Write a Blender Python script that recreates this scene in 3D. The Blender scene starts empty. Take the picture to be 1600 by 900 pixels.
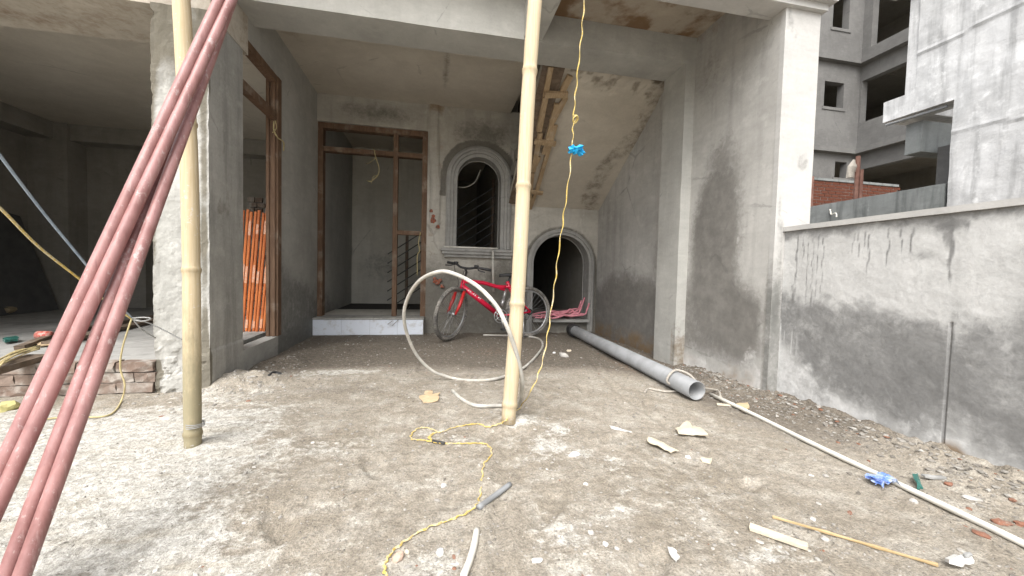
import bpy, math, random
import numpy as np
from mathutils import Vector, Matrix
C = bpy.context.scene
COL = C.collection
R = math.radians
random.seed(7); RNG = np.random.default_rng(11)

# ------------------------------------------------------------------ camera
H = 0.85                                       # camera height above the yard
F, YAW, PIT, ROL = 609.5, 0.19654, -0.039586, 0.024793
cy_, sy_, cp_, sp_ = math.cos(YAW), math.sin(YAW), math.cos(PIT), math.sin(PIT)
FW = np.array([sy_*cp_, cy_*cp_, sp_]); r0 = np.array([cy_, -sy_, 0.0]); u0 = np.cross(r0, FW)
RT = math.cos(ROL)*r0 + math.sin(ROL)*u0; UP = -math.sin(ROL)*r0 + math.cos(ROL)*u0
EYE = np.array([0, 0, H])
cam = bpy.data.objects.new('camera', bpy.data.cameras.new('camera')); COL.objects.link(cam)
cam.data.lens = F/1600*36; cam.data.sensor_width = 36; cam.data.clip_start = 0.05; cam.data.clip_end = 600
cam.matrix_world = Matrix(((RT[0], UP[0], -FW[0], 0), (RT[1], UP[1], -FW[1], 0), (RT[2], UP[2], -FW[2], H), (0, 0, 0, 1)))
C.camera = cam

# ------------------------------------------------------------------ light
SUN_EL, SUN_AZ = R(52), R(206)                 # high, behind the camera and a little to its left (veiled sun)
w = bpy.data.worlds.new('World'); C.world = w; w.use_nodes = True
wn = w.node_tree; bg = wn.nodes['Background']
sk = wn.nodes.new('ShaderNodeTexSky'); sk.sky_type = 'NISHITA'; sk.sun_disc = False
sk.sun_elevation = SUN_EL; sk.sun_rotation = SUN_AZ; sk.air_density = 1.0; sk.dust_density = 4.0; sk.ozone_density = 0.6
hs = wn.nodes.new('ShaderNodeHueSaturation'); hs.inputs['Saturation'].default_value = 0.25   # overcast: nearly grey sky
wn.links.new(sk.outputs[0], hs.inputs['Color']); wn.links.new(hs.outputs[0], bg.inputs[0]); bg.inputs[1].default_value = 0.15
sl = bpy.data.lights.new('sun', 'SUN'); sl.energy = 1.1; sl.angle = R(50); sl.color = (1, 0.98, 0.95)
so = bpy.data.objects.new('sun', sl); COL.objects.link(so)
sd = Vector((math.sin(SUN_AZ)*math.cos(SUN_EL), math.cos(SUN_AZ)*math.cos(SUN_EL), math.sin(SUN_EL)))
so.rotation_euler = sd.to_track_quat('Z', 'Y').to_euler()
C.view_settings.view_transform = 'Standard'; C.view_settings.look = 'None'; C.view_settings.gamma = 1
C.view_settings.exposure = 1.3
C.render.engine = 'CYCLES'
C.cycles.use_denoising = True; C.cycles.max_bounces = 10; C.cycles.diffuse_bounces = 8; C.cycles.caustics_reflective = False; C.cycles.caustics_refractive = False

# ------------------------------------------------------------------ survey: lines of sight from the eye point, met with real planes
def ray(x, y): return (x-800)/F*RT - (y-450)/F*UP + FW
def meet(x, y, ax, v):
    d = ray(x, y); t = (v-EYE[ax])/d[ax]; return EYE + t*d
def G(x, y, z=0.0): return meet(x, y, 2, z)
def AX(x, y, v): return meet(x, y, 0, v)
def AY(x, y, v): return meet(x, y, 1, v)
def AD(x, y, d): return EYE + ray(x, y)*d

# ------------------------------------------------------------------ noise
def _h(i, j, s):
    v = np.sin(i*127.1 + j*311.7 + s*74.7)*43758.5453
    return v - np.floor(v)
def vn(x, y, s=0):
    xi, yi = np.floor(x), np.floor(y); a, b = x-xi, y-yi
    a = a*a*(3-2*a); b = b*b*(3-2*b)
    return (_h(xi, yi, s)*(1-a)+_h(xi+1, yi, s)*a)*(1-b) + (_h(xi, yi+1, s)*(1-a)+_h(xi+1, yi+1, s)*a)*b
def fbm(x, y, s=0, o=4):
    x = np.asarray(x, float); y = np.asarray(y, float); t = 0; amp = .5; tot = 0
    for k in range(o):
        t = t + amp*vn(x*2**k, y*2**k, s+k*13); tot += amp; amp *= .55
    return t/tot
def sst(a, b, x):
    t = np.clip((x-a)/(b-a), 0, 1); return t*t*(3-2*t)

# ------------------------------------------------------------------ objects
LOC = {}
def wloc(o):
    return LOC.get(o.name, np.zeros(3)) if o else np.zeros(3)
def tag(o, label=None, cat=None, group=None, kind=None):
    if label: o['label'] = label
    if cat: o['category'] = cat
    if group: o['group'] = group
    if kind: o['kind'] = kind
    return o
def thing(name, label, cat, loc=(0, 0, 0), group=None):
    o = bpy.data.objects.new(name, None); COL.objects.link(o); o.location = loc; o.empty_display_size = .1
    LOC[o.name] = np.array(loc, float); return tag(o, label, cat, group)
def mk(name, V, Fc, mat, parent=None, smooth=False, attr=None, loc=None):
    """one mesh object; V in world coordinates"""
    V = np.asarray(V, float); base = wloc(parent)
    org = np.array(loc, float) if loc is not None else (base if parent is not None else V.mean(0)*np.array([1, 1, 0]) + np.array([0, 0, V[:, 2].min()]))
    me = bpy.data.meshes.new(name)
    me.from_pydata((V-org).tolist(), [], Fc if isinstance(Fc, list) else Fc.tolist())
    if smooth: me.polygons.foreach_set('use_smooth', [True]*len(me.polygons))
    if attr is not None:
        a = me.color_attributes.new('stain', 'FLOAT_COLOR', 'POINT')
        buf = np.ones((len(V), 4), np.float32); buf[:, :3] = attr; a.data.foreach_set('color', buf.ravel())
    me.update()
    o = bpy.data.objects.new(name, me); COL.objects.link(o); me.materials.append(mat)
    if parent is not None: o.parent = parent
    o.location = org-base; LOC[o.name] = org
    return o
class MB:
    def __init__(s): s.v = []; s.f = []
    def n(s): return len(s.v)
    def add(s, V, Fc):
        k = len(s.v); s.v += [tuple(map(float, p)) for p in V]; s.f += [tuple(int(i)+k for i in f) for f in Fc]; return s
    def box(s, x0, x1, y0, y1, z0, z1):
        V = [(x0, y0, z0), (x1, y0, z0), (x1, y1, z0), (x0, y1, z0), (x0, y0, z1), (x1, y0, z1), (x1, y1, z1), (x0, y1, z1)]
        return s.add(V, [(0, 3, 2, 1), (4, 5, 6, 7), (0, 1, 5, 4), (1, 2, 6, 5), (2, 3, 7, 6), (3, 0, 4, 7)])
    def beam(s, a, b, wid, thk, up=(0, 0, 1), jit=0.0):
        """a board from a to b: wid across, thk along up"""
        a = np.array(a, float); b = np.array(b, float); d = (b-a)/np.linalg.norm(b-a)
        u = np.array(up, float); u = u-d*(u@d); u /= np.linalg.norm(u); x = np.cross(d, u)
        V = []
        for p in (a, b):
            for sx, su in ((-1, -1), (1, -1), (1, 1), (-1, 1)):
                V.append(p + x*sx*wid/2 + u*su*thk/2 + RNG.normal(0, jit, 3)*(jit > 0))
        return s.add(V, [(3, 2, 1, 0), (4, 5, 6, 7), (0, 1, 5, 4), (1, 2, 6, 5), (2, 3, 7, 6), (3, 0, 4, 7)])
    def tube(s, P, rad, seg=8, caps=True, flat=1.0):
        P = np.asarray(P, float); n = len(P); rad = np.broadcast_to(np.asarray(rad, float), (n,))
        T = np.gradient(P, axis=0); T /= np.linalg.norm(T, axis=1)[:, None]+1e-12
        ref = np.array([0, 0, 1.0]) if abs(T[0][2]) < .9 else np.array([1.0, 0, 0])
        u = ref-T[0]*(ref@T[0]); u /= np.linalg.norm(u); k = len(s.v)
        for i in range(n):
            u = u-T[i]*(u@T[i]); u /= np.linalg.norm(u)+1e-12; v = np.cross(T[i], u)
            for j in range(seg):
                a = 2*math.pi*j/seg
                s.v.append(tuple(P[i]+rad[i]*(math.cos(a)*u*flat+math.sin(a)*v)))
        for i in range(n-1):
            for j in range(seg):
                a, b = k+i*seg+j, k+i*seg+(j+1) % seg
                s.f.append((a, b, b+seg, a+seg))
        if caps:
            s.f.append(tuple(k+j for j in range(seg))[::-1]); s.f.append(tuple(k+(n-1)*seg+j for j in range(seg)))
        return s
    def ring(s, c, ax, R0, r, seg=40, sub=8):
        ax = np.array(ax, float); ax /= np.linalg.norm(ax); ref = np.array([0, 0, 1.0]) if abs(ax[2]) < .9 else np.array([1.0, 0, 0])
        u = np.cross(ax, ref); u /= np.linalg.norm(u); v = np.cross(ax, u); k = len(s.v); c = np.array(c, float)
        for i in range(seg):
            a = 2*math.pi*i/seg; e = math.cos(a)*u+math.sin(a)*v
            for j in range(sub):
                b = 2*math.pi*j/sub; s.v.append(tuple(c+e*(R0+r*math.cos(b))+ax*r*math.sin(b)))
        for i in range(seg):
            for j in range(sub):
                i2, j2 = (i+1) % seg, (j+1) % sub
                s.f.append((k+i*sub+j, k+i*sub+j2, k+i2*sub+j2, k+i2*sub+j))
        return s
    def sheet(s, pts, z, thk=.003, warp=.006):
        """an irregular flat scrap of thickness thk lying near height z (pts = ground outline), gently warped"""
        q = [np.array(p[:2], float) for p in pts]; pts = []
        size = max(np.linalg.norm(q[0]-p) for p in q)
        for i in range(len(q)):
            for t in (0, .33, .66): pts.append(q[i]*(1-t)+q[(i+1) % len(q)]*t+RNG.normal(0, .035*size, 2)*(t > 0))
        n = len(pts); c = np.mean(np.array(pts), 0); V = []
        for dz in (0, thk):
            for p in pts: V.append((p[0], p[1], z+dz+RNG.uniform(0, warp)*0+warp*vn(p[0]*30, p[1]*30, 3)))
            V.append((c[0], c[1], z+dz+warp*.9))
        Fc = []
        for i in range(n):
            j = (i+1) % n
            Fc += [(j, i, n), (n+1+i, n+1+j, 2*n+1), (i, j, n+1+j, n+1+i)]
        return s.add(V, Fc)
    def build(s, name, mat, parent=None, smooth=False, loc=None):
        return mk(name, s.v, s.f, mat, parent, smooth, None, loc)
def cat(P, n=8):
    P = np.asarray(P, float); Q = np.vstack([2*P[0]-P[1], P, 2*P[-1]-P[-2]]); out = []
    for i in range(1, len(Q)-2):
        for t in np.linspace(0, 1, n, endpoint=False):
            a, b, c, d = Q[i-1], Q[i], Q[i+1], Q[i+2]
            out.append(.5*(2*b+(c-a)*t+(2*a-5*b+4*c-d)*t*t+(3*b-a-3*c+d)*t**3))
    out.append(P[-1]); return np.array(out)
def lines(a, b, step, extra=()):
    L = np.linspace(a, b, max(2, int(round((b-a)/step))+1))
    for e in extra:
        if a < e < b: L[np.argmin(abs(L-e))] = e
    return np.unique(L)

def panel(name, origin, U, V, us, vs, thick, mat, parent=None, keep=None, mask=None, disp=None, snap=None):
    """a wall sheet with true thickness; holes where keep is False; mask gives stain colours, disp pushes the face out"""
    origin, U, V = (np.array(a, float) for a in (origin, U, V)); N = np.cross(U, V)
    nu, nv = len(us), len(vs); uu, vv = np.meshgrid(us, vs, indexing='ij'); uu = uu.copy(); vv = vv.copy()
    if snap: uu, vv = snap(uu, vv)
    d = disp(uu, vv) if disp else np.zeros_like(uu)
    A = origin + uu[..., None]*U + vv[..., None]*V + d[..., None]*N
    B = origin + uu[..., None]*U + vv[..., None]*V - thick*N
    idx = np.arange(nu*nv).reshape(nu, nv); nb = nu*nv
    uc = (uu[:-1, :-1]+uu[1:, 1:])/2; vc = (vv[:-1, :-1]+vv[1:, 1:])/2
    K = keep(uc, vc) if keep else np.ones_like(uc, bool)
    a, b, c, e = idx[:-1, :-1], idx[1:, :-1], idx[1:, 1:], idx[:-1, 1:]
    front = np.stack([a, b, c, e], -1)[K]; back = np.stack([e, c, b, a], -1)[K]+nb
    fs = [front, back]
    P = np.pad(K, 1)
    for (di, dj, p, q) in ((0, -1, a, b), (1, 0, b, c), (0, 1, c, e), (-1, 0, e, a)):
        m = K & ~P[1+di:P.shape[0]-1+di, 1+dj:P.shape[1]-1+dj]
        fs.append(np.stack([q, p, p+nb, q+nb], -1)[m])
    Fc = np.vstack(fs); Vt = np.vstack([A.reshape(-1, 3), B.reshape(-1, 3)])
    at = None
    if mask is not None:
        m = np.stack(np.broadcast_arrays(*mask(uu, vv)), -1).reshape(-1, 3); at = np.vstack([m, m])
    used = np.unique(Fc); remap = np.full(len(Vt), -1); remap[used] = np.arange(len(used))
    return mk(name, Vt[used], remap[Fc], mat, parent, False, at[used] if at is not None else np.zeros((len(used), 3)))

def slab(name, x, y, z, step, mat, parent=None, mask=None, amp=.0015, sc=6, rough=None):
    """dense box of cast concrete or plaster whose faces and arrises are slightly uneven"""
    X, Y, Z = (lines(a[0], a[1], step) if not isinstance(a, np.ndarray) else a for a in (x, y, z))
    Vs, Fs, k = [], [], 0
    def face(o, A, B, f):
        nonlocal k
        aa, bb = np.meshgrid(A, B, indexing='ij'); V = f(aa, bb); n, m = aa.shape
        i = np.arange(n*m).reshape(n, m)+k; q = np.stack([i[:-1, :-1], i[1:, :-1], i[1:, 1:], i[:-1, 1:]], -1).reshape(-1, 4)
        if o: q = q[:, ::-1]
        Vs.append(np.stack(np.broadcast_arrays(*V), -1).reshape(-1, 3)); Fs.append(q); k += n*m
    face(1, X, Y, lambda a, b: (a, b, Z[0]+0*a)); face(0, X, Y, lambda a, b: (a, b, Z[-1]+0*a))
    face(0, X, Z, lambda a, b: (a, Y[0]+0*a, b)); face(1, X, Z, lambda a, b: (a, Y[-1]+0*a, b))
    face(1, Y, Z, lambda a, b: (X[0]+0*a, a, b)); face(0, Y, Z, lambda a, b: (X[-1]+0*a, a, b))
    V = np.vstack(Vs); Fc = np.vstack(Fs)
    key = np.round(V*1e5).astype(np.int64); _, first, inv = np.unique(key, axis=0, return_index=True, return_inverse=True)
    inv = inv.ravel(); V = V[first]; Fc = inv[Fc]
    P = V.copy()
    for ax, s in ((0, 1), (1, 5), (2, 9)):
        o1, o2 = [q for q in range(3) if q != ax]
        V[:, ax] += amp*2*(fbm(P[:, o1]*sc, P[:, o2]*sc+P[:, ax]*3.1, s, 3)-.5)
    if rough: V = V + rough(P)
    at = np.stack(np.broadcast_arrays(*mask(P)), -1) if mask else np.zeros((len(V), 3))
    return mk(name, V, Fc, mat, parent, False, at)

# ------------------------------------------------------------------ materials
class NT:
    def __init__(s, name, rough=.8, metallic=0, spec=.4):
        s.m = bpy.data.materials.new(name); s.m.use_nodes = True; s.t = s.m.node_tree
        s.b = s.t.nodes['Principled BSDF']; s.b.inputs['Roughness'].default_value = rough
        s.b.inputs['Metallic'].default_value = metallic; s.b.inputs['Specular IOR Level'].default_value = spec
        tc = s.t.nodes.new('ShaderNodeNewGeometry'); s.pos = tc.outputs['Position']
        s.obj = s.t.nodes.new('ShaderNodeTexCoord').outputs['Object']
        s.oi = s.t.nodes.new('ShaderNodeObjectInfo').outputs['Random']
    def lk(s, a, b):
        if isinstance(a, bpy.types.NodeSocket): s.t.links.new(a, b)
        else: b.default_value = a if not (isinstance(a, tuple) and len(a) == 3 and b.type == 'RGBA') else (*a, 1)
    def noise(s, sc, det=4, ro=.55, vec=None, dist=0, mapping=None):
        v = vec or s.pos
        if mapping:
            mp = s.t.nodes.new('ShaderNodeMapping'); mp.inputs['Scale'].default_value = mapping; s.lk(v, mp.inputs['Vector']); v = mp.outputs[0]
        n = s.t.nodes.new('ShaderNodeTexNoise'); n.inputs['Scale'].default_value = sc; n.inputs['Detail'].default_value = det
        n.inputs['Roughness'].default_value = ro; n.inputs['Distortion'].default_value = dist; s.lk(v, n.inputs['Vector']); return n.outputs['Fac']
    def vor(s, sc, vec=None, feat='F1'):
        n = s.t.nodes.new('ShaderNodeTexVoronoi'); n.feature = feat; n.inputs['Scale'].default_value = sc; s.lk(vec or s.pos, n.inputs['Vector']); return n.outputs
    def math(s, op, a, b=0.0, c=None):
        n = s.t.nodes.new('ShaderNodeMath'); n.operation = op; s.lk(a, n.inputs[0]); s.lk(b, n.inputs[1])
        if c is not None: s.lk(c, n.inputs[2])
        return n.outputs[0]
    def step(s, x, a, b):
        n = s.t.nodes.new('ShaderNodeMapRange'); n.interpolation_type = 'SMOOTHSTEP'; s.lk(x, n.inputs[0])
        n.inputs[1].default_value = a; n.inputs[2].default_value = b; return n.outputs[0]
    def mix(s, f, a, b, mode='MIX'):
        n = s.t.nodes.new('ShaderNodeMix'); n.data_type = 'RGBA'; n.blend_type = mode
        s.lk(f, n.inputs[0]); s.lk(a, n.inputs[6]); s.lk(b, n.inputs[7]); return n.outputs[2]
    def attr(s):
        a = s.t.nodes.new('ShaderNodeVertexColor'); a.layer_name = 'stain'
        sp = s.t.nodes.new('ShaderNodeSeparateColor'); s.lk(a.outputs[0], sp.inputs[0]); return sp.outputs
    def bump(s, h, strength=.3, dist=.01, chain=None):
        n = s.t.nodes.new('ShaderNodeBump'); n.inputs['Strength'].default_value = strength; n.inputs['Distance'].default_value = dist
        s.lk(h, n.inputs['Height'])
        if chain: s.lk(chain, n.inputs['Normal'])
        return n.outputs[0]
    def out(s, col, normal=None, rough=None):
        s.lk(col, s.b.inputs['Base Color'])
        if normal: s.lk(normal, s.b.inputs['Normal'])
        if rough is not None: s.lk(rough, s.b.inputs['Roughness'])
        return s.m
def plaster(name, dry, dry2, wet, white=(.66, .65, .63), brown=(.20, .13, .065), streak=.25, bump=.25, fine=.12, trowel=1.0):
    k = NT(name, .92, 0, .25); a = k.attr()
    n1 = k.noise(1.4, 6, .6); n2 = k.noise(8, 6, .65); n3 = k.noise(55, 5, .7); n4 = k.noise(1, 5, .6, mapping=(9, 9, .9)); n5 = k.noise(22, 5, .7, dist=.6)
    c = k.mix(k.step(n1, .3, .7), dry, dry2)
    c = k.mix(k.math('MULTIPLY', k.step(n4, .45, .72), streak), c, tuple(x*.62 for x in dry))
    c = k.mix(k.math('MULTIPLY', k.step(n2, .5, .75), .3*trowel), c, tuple(min(1, x*1.25) for x in dry2))
    c = k.mix(k.math('MULTIPLY', k.step(n5, .57, .75), .28*trowel), c, tuple(x*.7 for x in dry))
    var = k.math('ADD', k.math('MULTIPLY', k.math('SUBTRACT', n2, .5), .7), k.math('MULTIPLY', k.math('SUBTRACT', n5, .5), .5))
    wm = k.step(k.math('ADD', a[0], k.math('MULTIPLY', k.math('MULTIPLY', var, 1.6), k.step(a[0], .02, .3))), .10, 1.0)
    c = k.mix(wm, c, k.mix(k.step(n2, .35, .7), wet, tuple(x*1.35 for x in wet)))
    wh = k.step(k.math('ADD', a[1], k.math('MULTIPLY', var, 1.1)), .35, .75)
    c = k.mix(k.math('MULTIPLY', wh, .9), c, white)
    br = k.step(k.math('ADD', a[2], k.math('MULTIPLY', var, 1.0)), .3, .9)
    c = k.mix(k.math('MULTIPLY', br, .85), c, brown)
    n6 = k.noise(1, 5, .6, mapping=(5, 5, 16), dist=.7); c = k.mix(.045, c, k.mix(k.step(n6, .3, .7), (0, 0, 0), (1, 1, 1)), 'OVERLAY')
    ed = k.vor(1.15, None, 'DISTANCE_TO_EDGE')[0]; nz = k.noise(5, 5, .7); ck = k.math('MULTIPLY', k.step(k.math('ADD', ed, k.math('MULTIPLY', k.math('SUBTRACT', nz, .5), .10)), .006, .0015), k.step(n1, .50, .62))
    c = k.mix(k.math('MULTIPLY', ck, .30), c, tuple(x*.3 for x in dry))
    c = k.mix(fine, c, k.mix(n3, (0, 0, 0), (1, 1, 1)), 'OVERLAY')
    h = k.math('ADD', k.math('MULTIPLY', n5, .6), k.math('MULTIPLY', n3, .4))
    b = k.bump(h, bump, .008)
    return k.out(c, b, k.math('SUBTRACT', .95, k.math('MULTIPLY', wm, .22)))
M = {}
M['wall'] = plaster('grey_plaster', (.345, .336, .315), (.46, .45, .425), (.165, .158, .145), trowel=1.5, streak=.35)
M['back'] = plaster('warm_grey_plaster', (.36, .34, .298), (.46, .437, .39), (.125, .117, .10), white=(.60, .575, .52), trowel=1.5, streak=.35)
M['side'] = plaster('smooth_plaster', (.36, .355, .33), (.45, .445, .415), (.14, .14, .13), streak=.15)
M['bwall'] = plaster('boundary_plaster', (.42, .418, .405), (.53, .528, .515), (.165, .164, .16), white=(.62, .62, .61), streak=.16, trowel=1.5, fine=.22, bump=.4)
M['column'] = plaster('rough_column_concrete', (.32, .315, .29), (.45, .44, .41), (.15, .145, .12), white=(.56, .55, .52), brown=(.12, .105, .075), bump=.7, streak=.6, trowel=1.5, fine=.2)
M['white'] = plaster('pale_skimmed_plaster', (.40, .392, .375), (.475, .465, .445), (.15, .15, .14), streak=.10, trowel=.5)
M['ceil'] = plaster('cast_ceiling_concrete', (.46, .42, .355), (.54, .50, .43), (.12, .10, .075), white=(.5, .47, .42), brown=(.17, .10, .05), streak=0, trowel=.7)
M['rust'] = plaster('stained_balcony_soffit', (.36, .31, .25), (.42, .37, .30), (.11, .085, .055), brown=(.16, .085, .035), streak=0, trowel=1.2)
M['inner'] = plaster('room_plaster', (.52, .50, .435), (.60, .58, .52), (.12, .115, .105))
M['pit'] = plaster('dark_floor_screed', (.05, .048, .045), (.075, .07, .065), (.03, .03, .03))  # near-black floor for the rear of the room and the stairwell
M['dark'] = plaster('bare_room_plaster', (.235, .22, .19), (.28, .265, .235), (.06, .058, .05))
M['mould'] = plaster('cement_moulding', (.26, .255, .24), (.345, .34, .32), (.10, .10, .095), streak=.45, bump=.3, trowel=1.5)
M['far'] = plaster('far_plaster', (.13, .127, .122), (.17, .167, .16), (.045, .045, .045), streak=.1)  # low tone stands in for the shade around the far block
M['near_b'] = plaster('neighbour_render', (.46, .46, .455), (.66, .66, .655), (.24, .24, .24), white=(.78, .78, .77), streak=.75, bump=.6, trowel=1.6)
M['low'] = plaster('mossy_low_wall', (.17, .18, .175), (.24, .25, .245), (.09, .10, .095), white=(.42, .43, .42), streak=.9)

def wood(name, c1, c2, worn=(.42, .38, .32), amt=.25, vert=True, axis=None):
    k = NT(name, .75, 0, .3); mp = axis or ((14, 14, 1.2) if vert else (2, 14, 14))
    g = k.noise(3, 8, .65, k.obj, 1.2, mp); n = k.noise(6, 5, .6, k.obj); q = k.noise(2.3, 4, .6)
    c = k.mix(k.step(g, .3, .7), c1, c2); c = k.mix(k.math('MULTIPLY', k.step(n, .52, .72), amt), c, worn)
    c = k.mix(k.math('MULTIPLY', k.step(q, .4, .8), .35), c, tuple(x*.55 for x in c1))
    return k.out(c, k.bump(g, .35, .004))
M['frame'] = wood('door_timber', (.11, .064, .04), (.195, .122, .076), (.34, .29, .235), .55)
M['form'] = wood('shuttering_board', (.30, .21, .12), (.44, .33, .21), (.5, .46, .4), .4, axis=(10, 3, 3))
M['plank'] = wood('old_plank', (.10, .075, .055), (.19, .14, .10), (.3, .28, .26), .4, axis=(4, 4, 12))
def simple(name, c1, c2=None, rough=.6, sc=20, met=0, bump=0, dust=0, dustc=(.6, .57, .52), rnd=0, spec=.4):
    k = NT(name, rough, met, spec); c2 = c2 or tuple(x*.75 for x in c1)
    n = k.noise(sc, 5, .6, k.obj); c = k.mix(k.step(n, .35, .68), c1, c2)
    if rnd:
        c = k.mix(k.math('MULTIPLY', k.oi, rnd), c, tuple(x*.45 for x in c1))
    if dust:
        d = k.noise(sc*2.7, 6, .7); d2 = k.noise(sc*.25, 3, .5)
        c = k.mix(k.step(k.math('ADD', d, k.math('MULTIPLY', d2, .6)), 1.05-dust, 1.25-dust), c, dustc)
    return k.out(c, k.bump(n, bump, .004) if bump else None)
def steel_m():
    k = NT('red_primer_steel', .45, 0, .45); a = k.noise(3, 5, .6, k.obj, 0, (9, 9, 1.1)); b = k.noise(70, 5, .75, k.obj, 0, (1, 1, .5)); c_ = k.noise(9, 5, .6, k.obj)
    s_ = k.noise(1, 6, .7, k.obj, .3, (60, 60, 2.2)); d = k.noise(1, 6, .75, k.obj, 0, (26, 26, 9))
    c = k.mix(k.step(a, .3, .7), (.33, .165, .15), (.20, .088, .08)); c = k.mix(k.math('MULTIPLY', k.step(c_, .3, .75), .5), c, (.42, .24, .235))
    c = k.mix(k.math('MULTIPLY', k.step(s_, .55, .75), .5), c, (.48, .36, .34)); c = k.mix(k.math('MULTIPLY', k.step(s_, .45, .25), .5), c, (.13, .045, .04))
    c = k.mix(k.math('MULTIPLY', k.step(k.math('ADD', b, k.math('MULTIPLY', d, .8)), .98, 1.12), .5), c, (.52, .45, .43)); return k.out(c, k.bump(d, .15, .003))
M['steel_red'] = steel_m()
M['pvc_grey'] = simple('dusty_grey_pvc', (.25, .257, .262), (.20, .205, .207), .5, 7, dust=.12, dustc=(.40, .37, .33))
M['pvc_white'] = simple('white_pvc', (.66, .64, .58), (.55, .53, .47), .45, 9, dust=.12)
M['hose'] = simple('pale_conduit', (.55, .53, .48), (.33, .32, .29), .6, 11, dust=.3, dustc=(.42, .39, .34))
M['yellow'] = simple('yellow_wire', (.60, .45, .12), (.50, .35, .07), .6, 30, dust=.3, dustc=(.62, .55, .38))
M['oldyellow'] = simple('dusty_yellow_cord', (.50, .42, .22), (.40, .33, .17), .7, 30)
M['wire'] = simple('grey_wire', (.33, .33, .32), None, .5, 30)
M['bluewire'] = simple('blue_grey_cable', (.22, .28, .36), (.30, .36, .43), .5, 30)
M['blue'] = simple('blue_plastic', (.02, .36, .66), (.01, .27, .55), .35, 25)
M['bag'] = simple('blue_wrapper', (.10, .20, .58), (.50, .55, .62), .35, 28)
M['orange'] = simple('orange_film', (.62, .20, .06), (.50, .145, .045), .35, 12, rnd=.25)
M['film'] = simple('torn_clear_film', (.56, .34, .23), (.58, .20, .07), .4, 60)
M['paper'] = simple('white_paper', (.70, .69, .66), None, .8, 20)
M['card'] = simple('brown_cardboard', (.55, .42, .27), (.48, .36, .22), .85, 20)
M['cream'] = simple('torn_cream_paper', (.62, .55, .43), (.52, .45, .34), .85, 30)
M['stone'] = simple('pale_stone', (.46, .44, .41), (.34, .32, .29), .9, 30, bump=.4)
M['pinkstone'] = simple('pinkish_stone', (.50, .37, .29), (.40, .30, .24), .9, 25, bump=.4)
M['whitestone'] = simple('lime_white_stone', (.66, .65, .63), (.54, .53, .50), .9, 30, bump=.4)
M['redbrick'] = simple('red_brick_fragment', (.24, .11, .07), (.18, .09, .062), .95, 60, bump=.8, dust=.2, dustc=(.3, .25, .2))
M['black'] = simple('black_rubber', (.025, .025, .026), (.04, .04, .04), .6, 20)
M['tyre'] = simple('dusty_tyre', (.07, .067, .062), (.16, .15, .135), .85, 30, dust=.3, dustc=(.28, .26, .23))
M['alloy'] = simple('dull_alloy', (.45, .45, .45), (.36, .36, .36), .35, 20, met=.7)
M['bikered'] = simple('red_bike_paint', (.60, .012, .05), (.54, .01, .045), .28, 6, spec=.5)
M['forkred'] = simple('orange_red_fork_paint', (.50, .025, .025), None, .35, 6)
M['decal'] = simple('white_decal', (.75, .72, .72), None, .4, 6)
M['pink'] = simple('pink_conduit', (.66, .27, .31), (.56, .20, .24), .5, 20)
M['green'] = simple('green_glass', (.03, .13, .11), (.05, .18, .15), .2, 10)
M['grime'] = simple('grey_board', (.07, .072, .072), (.10, .10, .10), .7, 6)
M['rustpole'] = simple('rusty_post', (.16, .075, .055), (.22, .12, .09), .8, 14)
M['rope'] = simple('dirty_rope', (.40, .37, .32), (.32, .29, .25), .9, 60)
M['socket'] = simple('broken_red_box', (.38, .10, .05), (.16, .12, .10), .8, 40)
M['foam'] = simple('pale_yellow_lump', (.50, .45, .20), (.38, .35, .15), .9, 20)
M['tinred'] = simple('red_tin', (.45, .05, .03), (.6, .35, .3), .4, 40)
def tile_m():
    k = NT('white_glazed_tile', .25, 0, .5); n = k.noise(3, 4, .6); d = k.noise(12, 6, .7)
    c = k.mix(n, (.70, .75, .83), (.76, .80, .86)); c = k.mix(k.math('MULTIPLY', k.step(d, .50, .75), .6), c, (.42, .40, .36)); return k.out(c)
M['tile'] = tile_m()
def brick_m(name, c1, c2, cem, amt):
    k = NT(name, .92, 0, .2); n = k.noise(7, 6, .65); f = k.noise(45, 5, .7)
    c = k.mix(k.oi, c1, c2); c = k.mix(k.step(n, .62-amt, .80-amt), c, cem); c = k.mix(.25, c, k.mix(f, (0, 0, 0), (1, 1, 1)), 'OVERLAY')
    return k.out(c, k.bump(f, .6, .006))
M['brick'] = brick_m('old_clay_brick', (.15, .105, .082), (.22, .17, .138), (.33, .30, .265), .2)
M['brickpale'] = brick_m('cement_smeared_brick', (.36, .33, .28), (.42, .38, .33), (.52, .50, .46), .18)
M['brickfar'] = brick_m('far_red_brick', (.075, .026, .016), (.12, .042, .025), (.10, .07, .05), -.02)
M['mortar'] = simple('cement_mortar', (.30, .285, .26), (.22, .21, .19), .95, 20, bump=.4)
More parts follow.
